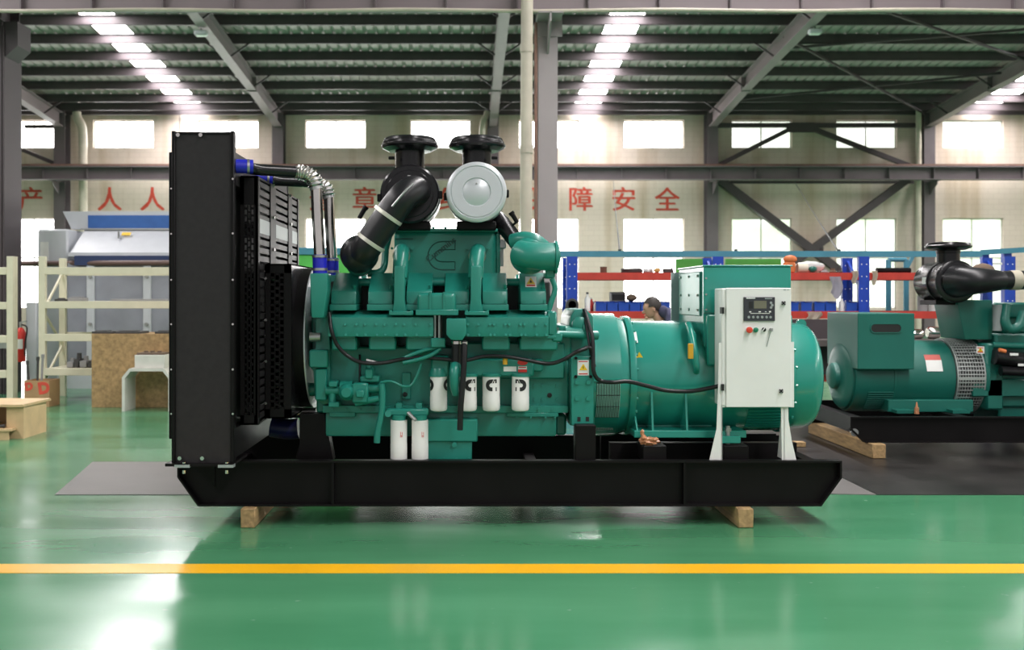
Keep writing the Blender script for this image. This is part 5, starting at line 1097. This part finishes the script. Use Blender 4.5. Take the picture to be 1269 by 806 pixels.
# parts beyond the second generator
clut('white_canister', G().cyl((X(1163, 12.6), 12.6, SH2 + 0.0005), (X(1163, 12.6), 12.6, SH2 + 0.24), 0.11, 0.11, 20), LABEL, 'white canister on the shelf under the smaller air cleaner', 'canister')
clut('grey_canister', G().cyl((X(1143, 12.6), 12.6, SH2 + 0.0005), (X(1143, 12.6), 12.6, SH2 + 0.2), 0.06, 0.06, 18), GREYC, 'grey canister left of the white one under air cleaner', 'canister')
for k, (px, r) in enumerate(((1136, 0.06), (1157, 0.075), (1178, 0.07), (1197, 0.055))):
    l = ('bright round casting at left of the pile behind terminal box', 'bright round casting second in the pile behind terminal box', 'dark round casting third in the pile behind terminal box', 'dark round casting nearest the mesh guard band')[k]
    single('casting', G().lathe([(0, -0.08), (r * 0.7, -0.08), (r, -0.05), (r, 0.05), (r * 0.6, 0.08), (0, 0.08)], (X(px, 12.15), 12.15, 0.941 + r), (1, 0, 0), 18), CHROME if k < 2 else DARK, l, 'casting', 'castings on the bench')
wbn = thing('work_bench', 'dark workbench standing in front of the blue rack', 'bench', (4.5, 12.1, 0))
part('bench_top', G().box(X(985, 12.0), 6.6, 11.95, 12.3, 0.86, 0.94, 0.004), mat('bench_dark', (0.09, 0.075, 0.07), 0.6), wbn)
for x in (4.1, 6.5): part('leg', G().box(x - 0.03, x + 0.03, 11.98, 12.04, 0, 0.86), DARK, wbn, 0); part('leg', G().box(x - 0.03, x + 0.03, 12.2, 12.26, 0, 0.86), DARK, wbn, 0)
part('back_board', G().box(X(981, 12.3), X(1045, 12.3), 12.31, 12.34, 0.5, Z(396, 12.3)), STEELD, wbn, 0)

# right end frame beyond the air cleaner
fr = thing('blue_rack_end', 'blue rack end frame right of the smaller air cleaner', 'rack', (X(1240, 13.6), 13.6, 0))
for px, w in ((1222, 8), (1249, 10)): part('upright', G().box(X(px - w / 2, 13.6), X(px + w / 2, 13.6), 13.6, 13.68, 0, Z(312, 13.6)), BLUE_R, fr, 0)
part('top_bar', G().bar(P(1216, 313, 13.58), P(1300, 308, 13.58), 0.05, 0.07), TEAL, fr, 0); part('cross_bar', G().bar(P(1222, 327, 13.58), P(1249, 327, 13.58), 0.03, 0.03), LABEL, fr, 0)

# ================================================================== WORKER
def skin_body(name, verts, edges, m, parent=None):
    me = bpy.data.meshes.new(name); me.from_pydata([v[0] for v in verts], edges, []); o = link(name, me, parent)
    sk = o.modifiers.new('skin', 'SKIN'); sk.use_smooth_shade = True
    for k, v in enumerate(verts):
        s = me.skin_vertices[0].data[k]; s.radius = v[1]; s.use_root = (k == 0)
    ss = o.modifiers.new('sub', 'SUBSURF'); ss.levels = 2; ss.render_levels = 2
    me.materials.append(m); return o
wx_, wy_ = X(838, 11.75), 11.72
hd = P(807.5, 382.5, 11.75)
V_ = [((wx_ + 0.10, wy_, 0.92), (0.16, 0.14)), ((wx_ + 0.06, wy_, 1.12), (0.16, 0.14)), ((wx_ - 0.06, wy_, 1.24), (0.17, 0.12)), ((wx_ - 0.15, wy_, 1.28), (0.09, 0.085)), ((hd.x + 0.06, wy_, 1.30), (0.055, 0.055)),
      ((wx_ - 0.09, wy_ - 0.19, 1.21), (0.065, 0.065)), ((wx_ - 0.20, wy_ - 0.22, 0.95), (0.05, 0.05)), ((wx_ - 0.42, wy_ - 0.12, 0.93), (0.042, 0.042)),
      ((wx_ - 0.09, wy_ + 0.19, 1.21), (0.065, 0.065)), ((wx_ - 0.20, wy_ + 0.22, 0.95), (0.05, 0.05)), ((wx_ - 0.42, wy_ + 0.12, 0.93), (0.042, 0.042)),
      ((wx_ + 0.10, wy_ - 0.10, 0.86), (0.09, 0.09)), ((wx_ + 0.06, wy_ - 0.11, 0.48), (0.065, 0.065)), ((wx_ + 0.12, wy_ - 0.11, 0.09), (0.05, 0.05)), ((wx_ - 0.06, wy_ - 0.12, 0.045), (0.045, 0.04)),
      ((wx_ + 0.10, wy_ + 0.10, 0.86), (0.09, 0.09)), ((wx_ + 0.06, wy_ + 0.11, 0.48), (0.065, 0.065)), ((wx_ + 0.12, wy_ + 0.11, 0.09), (0.05, 0.05)), ((wx_ - 0.06, wy_ + 0.12, 0.045), (0.045, 0.04))]
E_ = [(0, 1), (1, 2), (2, 3), (3, 4), (2, 5), (5, 6), (6, 7), (2, 8), (8, 9), (9, 10), (0, 11), (11, 12), (12, 13), (13, 14), (0, 15), (15, 16), (16, 17), (17, 18)]
wk = skin_body('person', V_, E_, NAVY)
tag(wk, 'person in navy work clothes bending toward the blue bins', 'person')
# head in profile, chin down, looking towards the left
g = G(); g.ball((0, 0, 0), 0.098, (1.02, 0.80, 1.16), 3)
for v in g.bm.verts:
    x_, z_ = v.co.x, v.co.z
    if x_ < 0 and z_ < 0.02: v.co.x *= 0.96; v.co.y *= 0.86
    if z_ < -0.06: v.co.x -= 0.015
g.ball((-0.102, 0, -0.018), 0.017, (1.1, 0.7, 1.3), 2); g.ball((-0.094, 0, -0.062), 0.016, (0.8, 1.3, 0.6), 2); g.ball((-0.085, 0, -0.092), 0.026, (0.8, 1.1, 0.8), 2)
for s_ in (-1, 1): g.ball((0.012, s_ * 0.078, -0.015), 0.024, (0.7, 0.35, 1.2), 2)
g.cyl((0.02, 0, -0.06), (0.07, 0, -0.17), 0.055, 0.058, 16)
M = Matrix.Translation(hd) @ Matrix.Rotation(R(-14), 4, 'Y')
me = g.mesh('head', SKIN, 60); me.transform(M); link('head', me, wk)
g = G(); g.ball((0.016, 0, 0.026), 0.106, (1.0, 0.84, 1.06), 3, 0.02)
bmesh.ops.delete(g.bm, geom=[v for v in g.bm.verts if (v.co.x < -0.055 and v.co.z < 0.055) or v.co.z < -0.055 or (v.co.x < 0.0 and v.co.z < 0.0)], context='VERTS')
me = g.mesh('hair', HAIR, 60); me.transform(M); link('hair', me, wk)
g = G()
for s_ in (-1, 1): g.ball((-0.089, s_ * 0.03, 0.012), 0.009, (0.5, 1, 0.6), 2)
me = g.mesh('eyes', INK); me.transform(M); link('eyes', me, wk)
g = G()
for s_ in (-1, 1):
    hx_, hy_ = wx_ - 0.46, wy_ + s_ * 0.11
    g.ball((hx_, hy_, 0.93), 0.045, (1.1, 0.85, 0.5), 2)
    for k in range(4): g.tube([(hx_ - 0.03, hy_ - 0.028 + k * 0.019, 0.932), (hx_ - 0.075 + abs(k - 1.5) * 0.006, hy_ - 0.03 + k * 0.02, 0.928), (hx_ - 0.10 + abs(k - 1.5) * 0.01, hy_ - 0.03 + k * 0.02, 0.905)], [0.009, 0.007], 8, 3)
    g.tube([(hx_ + 0.01, hy_ - s_ * 0.03, 0.93), (hx_ - 0.03, hy_ - s_ * 0.06, 0.925), (hx_ - 0.055, hy_ - s_ * 0.062, 0.915)], [0.011, 0.008], 8, 3)
part('hands', g, SKIN, wk)

# ================================================================== LEFT SIDE: CREAM RACKS
def cream_rack(name, x0, x1, label, levels, yr=14.75):
    r = thing(name, label, 'rack', ((x0 + x1) / 2, 14.4, 0), 'cream metal racks')
    for x in (x0, x1):
        for y in (14.05, yr):
            part('upright', G().box(x - 0.045, x + 0.045, y - 0.035, y + 0.035, 0, Z(318, 14.05), 0.003), CREAM, r, 0)
        zz = [0.25, 0.75, 1.25, 1.8]
        for k in range(3): part('frame_brace', G().bar((x, 14.06, zz[k + (k % 2)]), (x, yr - 0.01, zz[k + 1 - (k % 2)]), 0.025, 0.03), CREAM, r, 0)
    for py in levels:
        z = Z(py, 14.05)
        for y in (14.03, yr + 0.02): part('shelf_beam', G().box(x0 + 0.045, x1 - 0.045, y - 0.02, y + 0.02, z - 0.05, z + 0.05, 0.003), CREAM, r, 0)
    return r
XC0 = X(53, 14.05)
cr1 = cream_rack('metal_rack', XC0, XC0 + 2.35, 'cream metal rack beside the plywood crate', (336, 378, 418.5, 461))
cream_rack('metal_rack', X(13.5, 14.05) - 2.3, X(13.5, 14.05), 'cream metal rack cut by the left edge', (336, 379, 420.5, 464), 14.13)
def lvl(py): return Z(py, 14.05) + 0.0505
for py in (378, 461):
    part('shelf_deck', G().box(XC0 + 0.05, XC0 + 2.3, 14.055, 14.745, lvl(py) - 0.03, lvl(py) - 0.003), CREAM, cr1, 0)
rs = 'parts stored on the cream rack'
single('flat_part', G().box(X(69, 14.2), X(82, 14.2), 14.15, 14.4, lvl(378), lvl(378) + 0.03, 0.006).cyl((X(74, 14.2), 14.27, lvl(378) + 0.03), (X(74, 14.2), 14.27, lvl(378) + 0.045), 0.05, 0.05, 14), DARK, 'small dark flat part on second shelf of the cream rack', 'part', rs)
single('flat_part', G().box(X(85, 14.2), X(103, 14.2), 14.15, 14.4, lvl(378), lvl(378) + 0.05, 0.008).box(X(88, 14.2), X(100, 14.2), 14.2, 14.35, lvl(378) + 0.05, lvl(378) + 0.065, 0.004), GREYC, 'larger grey flat part on second shelf of the cream rack', 'part', rs)
for k, (a, b, h) in enumerate(((84, 92, 0.13), (93, 99, 0.2), (100, 109, 0.16), (110, 118, 0.12))):
    single('machine_part', G().box(X(a, 14.2), X(b, 14.2), 14.15, 14.4, lvl(461), lvl(461) + h * 0.6, 0.01).cyl((X((a + b) / 2, 14.2), 14.27, lvl(461) + h * 0.6), (X((a + b) / 2, 14.2), 14.27, lvl(461) + h), 0.035, 0.03, 12), (GREYC, DARK, GREYC, DARK)[k],
           ('grey machine part nearest the rear post on lowest shelf', 'dark tall machine part on the lowest cream shelf', 'grey machine part left of the crate on lowest shelf', 'dark machine part touching the crate side on lowest shelf')[k], 'part', rs)
single('steel_strip', G().box(X(140, 14.3), X(208, 14.3), 14.2, 14.35, lvl(378), lvl(378) + 0.03, 0.004), GREYC, 'long grey strip on second shelf above the crate', 'strip', rs)

# ------------------------------------------------------------------ laser cutting machine behind the rack
MD = 15.9
mc = thing('laser_cutter', 'large white and grey laser cutting machine with blue stripe', 'machine', (-5.0, 16.8, 0))
part('base_beam', G().pb(70, 463, 345, 486, MD, MD + 1.9, 0.02), MACH, mc)
part('base_foot', G().pb(75, 485, 100, 491, MD + 0.1, MD + 1.8).pb(240, 485, 270, 491, MD + 0.1, MD + 1.8), STEELD, mc, 0)
part('cabinet_end', G().pb(46, 284, 84, 480, MD + 0.3, MD + 2.1, 0.03), MACH, mc)
part('end_window', G().pb(50, 300, 60, 330, MD + 0.29, MD + 0.3), LABEL, mc, 0)
part('enclosure', G().pb(84, 326, 345, 464, MD + 0.06, MD + 1.8), MACHG, mc, 0)
for a in (112, 182, 252, 322): 
    o = part('door_post', G().pb(a - 5, 326, a + 5, 464, MD, MD + 0.07, 0.006), MACH, mc, 0)
    part('post_knob', G().hexes([P(a, 343, MD), P(a, 402, MD)], 0.03, 0.03), STEEL, o)
for a, b in ((84, 107), (117, 177), (187, 247)): part('door_panel', G().pb(a, 334, b, 460, MD + 0.03, MD + 0.06), mat('smoked_panel', (0.30, 0.31, 0.36), 0.2, spec=0.6, var=0.15, scale=2), mc, 0)
part('hood', G().prism([(MD + 0.02, Z(313, MD)), (MD + 0.10, Z(313, MD)), (MD + 0.75, Z(283, MD + 0.75)), (MD + 0.75, Z(262, MD + 0.75)), (MD + 1.8, Z(262, MD + 0.75)), (MD + 1.8, Z(313, MD)), (MD + 1.8, Z(327, MD)), (MD + 0.02, Z(318, MD))], X(84, MD), X(345, MD), 'yz'), MACH, mc, 0)
part('blue_stripe', G().pb(109, 267, 345, 283, MD + 0.70, MD + 0.76), MACHB, mc, 0, label='blue stripe along the hood')
part('lower_stripe', G().pb(92, 317, 345, 329, MD - 0.01, MD + 0.08), MACHD, mc, 0)
part('top_cover', G().prism([(X(77, MD + 0.7), Z(262, MD + 0.7)), (X(345, MD + 0.7), Z(262, MD + 0.7)), (X(345, MD + 0.7), Z(266, MD + 0.7)), (X(88, MD + 0.7), Z(284, MD + 0.7))], MD + 0.72, MD + 0.9), MACH, mc, 0)
part('yellow_sticker', G().bar(P(151, 290, MD + 0.52), P(162, 290, MD + 0.52), 0.01, 0.07, up=(0, 0.7, 0.6)), YEL, mc, 0)
part('handle', G().bar(P(147, 288, MD + 0.5), P(147, 295, MD + 0.42), 0.03, 0.03), STEEL, mc, 0)
part('stripe_rail', G().pb(100, 283, 345, 285, MD + 0.66, MD + 0.72), STEEL, mc, 0)
single('locker', G().box(X(32, 15.4), X(45, 15.4), 15.4, 15.5, 0, Z(375, 15.4), 0.01), MACH, 'white locker standing behind the fire extinguisher', 'locker')
single('wall_tube', G().cyl(P(28, 327, 16.2), P(215, 326, 15.6), 0.045, 0.045, 12), mat('brown_tube', (0.12, 0.07, 0.06), 0.5), 'brown tube running across the front of the laser cutter', 'tube')

# ------------------------------------------------------------------ crate, stand, carton, table, extinguisher
CD = 13.2
cr = thing('plywood_crate', 'brown plywood crate standing beside the cream rack', 'crate', (-4.2, 13.5, 0))
cx0, cx1 = X(113.5, CD), X(113.5, CD) + 1.5; cz1 = Z(414, CD)
part('front_board', G().box(cx0, cx1, CD, CD + 0.02, 0.0, cz1, 0.002), PLY, cr, 0)
part('side_board', G().box(cx0, cx0 + 0.02, CD + 0.02, 13.95, 0.0, cz1, 0.002), PLY, cr, 0); part('side_board', G().box(cx1 - 0.02, cx1, CD + 0.02, 13.95, 0.0, cz1, 0.002), PLY, cr, 0)
part('back_board', G().box(cx0 + 0.02, cx1 - 0.02, 13.93, 13.95, 0.0, cz1, 0.002), PLY, cr, 0); part('top_board', G().box(cx0 + 0.02, cx1 - 0.02, CD + 0.02, 13.93, cz1 - 0.03, cz1 - 0.002), PLY, cr, 0)
for k, (a, b, l) in enumerate(((112, 140, 'dark flat plate at left on top of the plywood crate'), (141, 176, 'long dark plate in the middle on top of plywood crate'), (190, 215, 'dark plate at right on top of the plywood crate'))):
    single('flat_plate', G().box(X(a, CD + 0.1) + 0.03, X(b, CD + 0.1), CD + 0.06, CD + 0.4, cz1 + 0.0005, cz1 + 0.03, 0.004).box(X(a + 6, CD + 0.1), X(b - 8, CD + 0.1), CD + 0.1, CD + 0.3, cz1 + 0.03, cz1 + 0.04, 0.002), DARK, l, 'plate', 'plates lying on the crate')
WD = 12.75
op = [(151, 511), (151, 468), (160, 457), (203, 457), (212, 468), (212, 511), (208.5, 511), (208.5, 469.5), (201.5, 460.5), (161.5, 460.5), (154.5, 469.5), (154.5, 511)]
zf = lambda y: max(0.0, Z(y, WD))
single('white_stand', G().prism([(X(x, WD), zf(y) if y < 510 else 0.0) for x, y in op], WD, WD + 0.42, 'xz'), mat('stand_white', (0.66, 0.65, 0.60), 0.45), 'white bent metal stand in front of the plywood crate', 'stand', None, 0)
sx = thing('white_box', 'white box with dark lid on the white stand', 'box', (X(186, WD + 0.1), WD + 0.2, Z(457, WD)))
part('box_body', G().box(X(168, WD + 0.1), X(205, WD + 0.1), WD + 0.06, WD + 0.36, Z(457, WD) + 0.001, Z(440, WD + 0.1), 0.005), MATS['stand_white'], sx)
part('dark_lid', G().box(X(170, WD + 0.1), X(203, WD + 0.1), WD + 0.08, WD + 0.34, Z(440, WD + 0.1), Z(437.5, WD + 0.1), 0.004).hexes([(X(q, WD + 0.1), WD + 0.2, Z(437.5, WD + 0.1)) for q in (178, 186, 195)], 0.03, 0.02, (0, 0, 1)), BROWN, sx)
BD = 13.25
bx = thing('carton', 'open cardboard carton with red lettering beside the rack post', 'box', (X(46, BD), BD + 0.2, 0))
bx0, bx1, bzt = X(30, BD), X(61, BD), Z(472, BD)
for q in ((bx0, bx1, BD, BD + 0.006), (bx0, bx1, BD + 0.34, BD + 0.346), (bx0, bx0 + 0.006, BD + 0.006, BD + 0.34), (bx1 - 0.006, bx1, BD + 0.006, BD + 0.34)): part('carton_wall', G().box(q[0], q[1], q[2], q[3], 0.001, bzt), CARD, bx, 0)
part('carton_base', G().box(bx0 + 0.006, bx1 - 0.006, BD + 0.006, BD + 0.34, 0.001, 0.008), CARD, bx, 0)
text_part('D', 0.2, P(54.5, 481, BD - 0.002), REDP, 'red_letter', bx, 0.001, 0.012, fit=True, rot=8); text_part('D', 0.13, P(36, 479, BD - 0.002), REDP, 'red_letter', bx, 0.001, 0.01, fit=True, rot=10)
for a, b, l in (((38, 500), (34, 452), 'dark rod leaning left out of the carton'), ((46, 500), (47, 447), 'dark rod standing upright in the carton'), ((50, 500), (53, 444), 'grey rod leaning right out of the carton')):
    p0 = P(a[0], a[1], BD + 0.2); p0.z = 0.02; p1 = P(b[0], b[1], BD + 0.22)
    single('metal_rod', G().cyl(p0, p1, 0.012, 0.016, 10).cyl(p1, p1 + (p1 - p0).normalized() * 0.05, 0.022, 0.022, 10), DARK if a[0] < 49 else GREYC, l, 'rod', 'rods in the carton')
ex = thing('fire_extinguisher', 'red fire extinguisher hung beside the left edge column', 'extinguisher', (X(24, 14.8), 14.8, 0.5))
ec = Vector((X(25.5, 14.7), 14.70, 0))
part('cylinder', G().lathe([(0, Z(448, 14.8)), (0.06, Z(448, 14.8)), (0.07, Z(446, 14.8)), (0.07, Z(412, 14.8)), (0.05, Z(408, 14.8)), (0.025, Z(406, 14.8)), (0, Z(406, 14.8))], ec, (0, 0, 1), 24), RED, ex)
part('valve', G().cyl((ec.x, ec.y, Z(406, 14.8)), (ec.x, ec.y, Z(400, 14.8)), 0.02, 0.02, 12).bar((ec.x - 0.02, ec.y, Z(400, 14.8)), (ec.x + 0.09, ec.y, Z(398, 14.8)), 0.02, 0.02), STEEL, ex)
part('hose', G().tube([(ec.x, ec.y, Z(402, 14.8)), (ec.x + 0.1, ec.y - 0.02, Z(406, 14.8)), (ec.x + 0.09, ec.y - 0.05, Z(425, 14.8)), (ec.x + 0.085, ec.y - 0.05, Z(440, 14.8))], 0.012, 8, 5), RUBBER, ex)
part('label_band', G().lathe([(0.0712, Z(432, 14.8)), (0.0712, Z(420, 14.8))], ec, (0, 0, 1), 12, -50, 50), LABEL, ex)
part('wall_bracket', G().box(ec.x - 0.36, ec.x + 0.05, 14.772, 14.79, Z(432, 14.8), Z(424, 14.8)).box(ec.x - 0.36, ec.x - 0.30, 14.79, 14.999, Z(432, 14.8), Z(424, 14.8)), STEEL, ex, 0)
TD = 10.3
tbq = thing('plywood_table', 'low pale plywood table at the left edge', 'table', (X(5, TD), TD + 0.4, 0))
part('table_top', G().prism([(X(-60, TD), TD - 0.05), (X(31, TD), TD - 0.05), (X(33, TD), TD + 0.6), (X(-60, TD), TD + 0.6)], Z(504, TD), Z(501, TD), 'xy'), PLYL, tbq, 0)
part('end_panel', G().box(X(27, TD), X(29.5, TD), TD + 0.0, TD + 0.55, 0.0, Z(504, TD)), PLYL, tbq, 0)
part('end_panel', G().box(X(-57, TD), X(-54, TD), TD + 0.0, TD + 0.55, 0.0, Z(504, TD)), PLYL, tbq, 0)
part('back_panel', G().box(X(-54, TD), X(27, TD), TD + 0.53, TD + 0.55, 0.0, Z(504, TD)), PLYL, tbq, 0)
part('front_slat', G().box(X(8, TD), X(27, TD), TD, TD + 0.02, 0.0, Z(504, TD)), PLYL, tbq, 0)
part('lower_shelf', G().box(X(-54, TD), X(20, TD), TD - 0.12, TD + 0.5, Z(533, TD), Z(530.5, TD)), PLYL, tbq, 0)
part('shelf_support', G().box(X(-54, TD), X(16, TD), TD - 0.1, TD - 0.08, 0.0, Z(533, TD)), PLYL, tbq, 0)
single('dark_tool', G().cyl((X(-8, TD), TD - 0.02, Z(530.5, TD) + 0.02), (X(5, TD), TD - 0.02, Z(530.5, TD) + 0.02), 0.018, 0.014, 10).cyl((X(5, TD), TD - 0.02, Z(530.5, TD) + 0.02), (X(7, TD), TD - 0.02, Z(530.5, TD) + 0.02), 0.02, 0.02, 10), DARK, 'dark round bar on the low plywood shelf', 'tool')
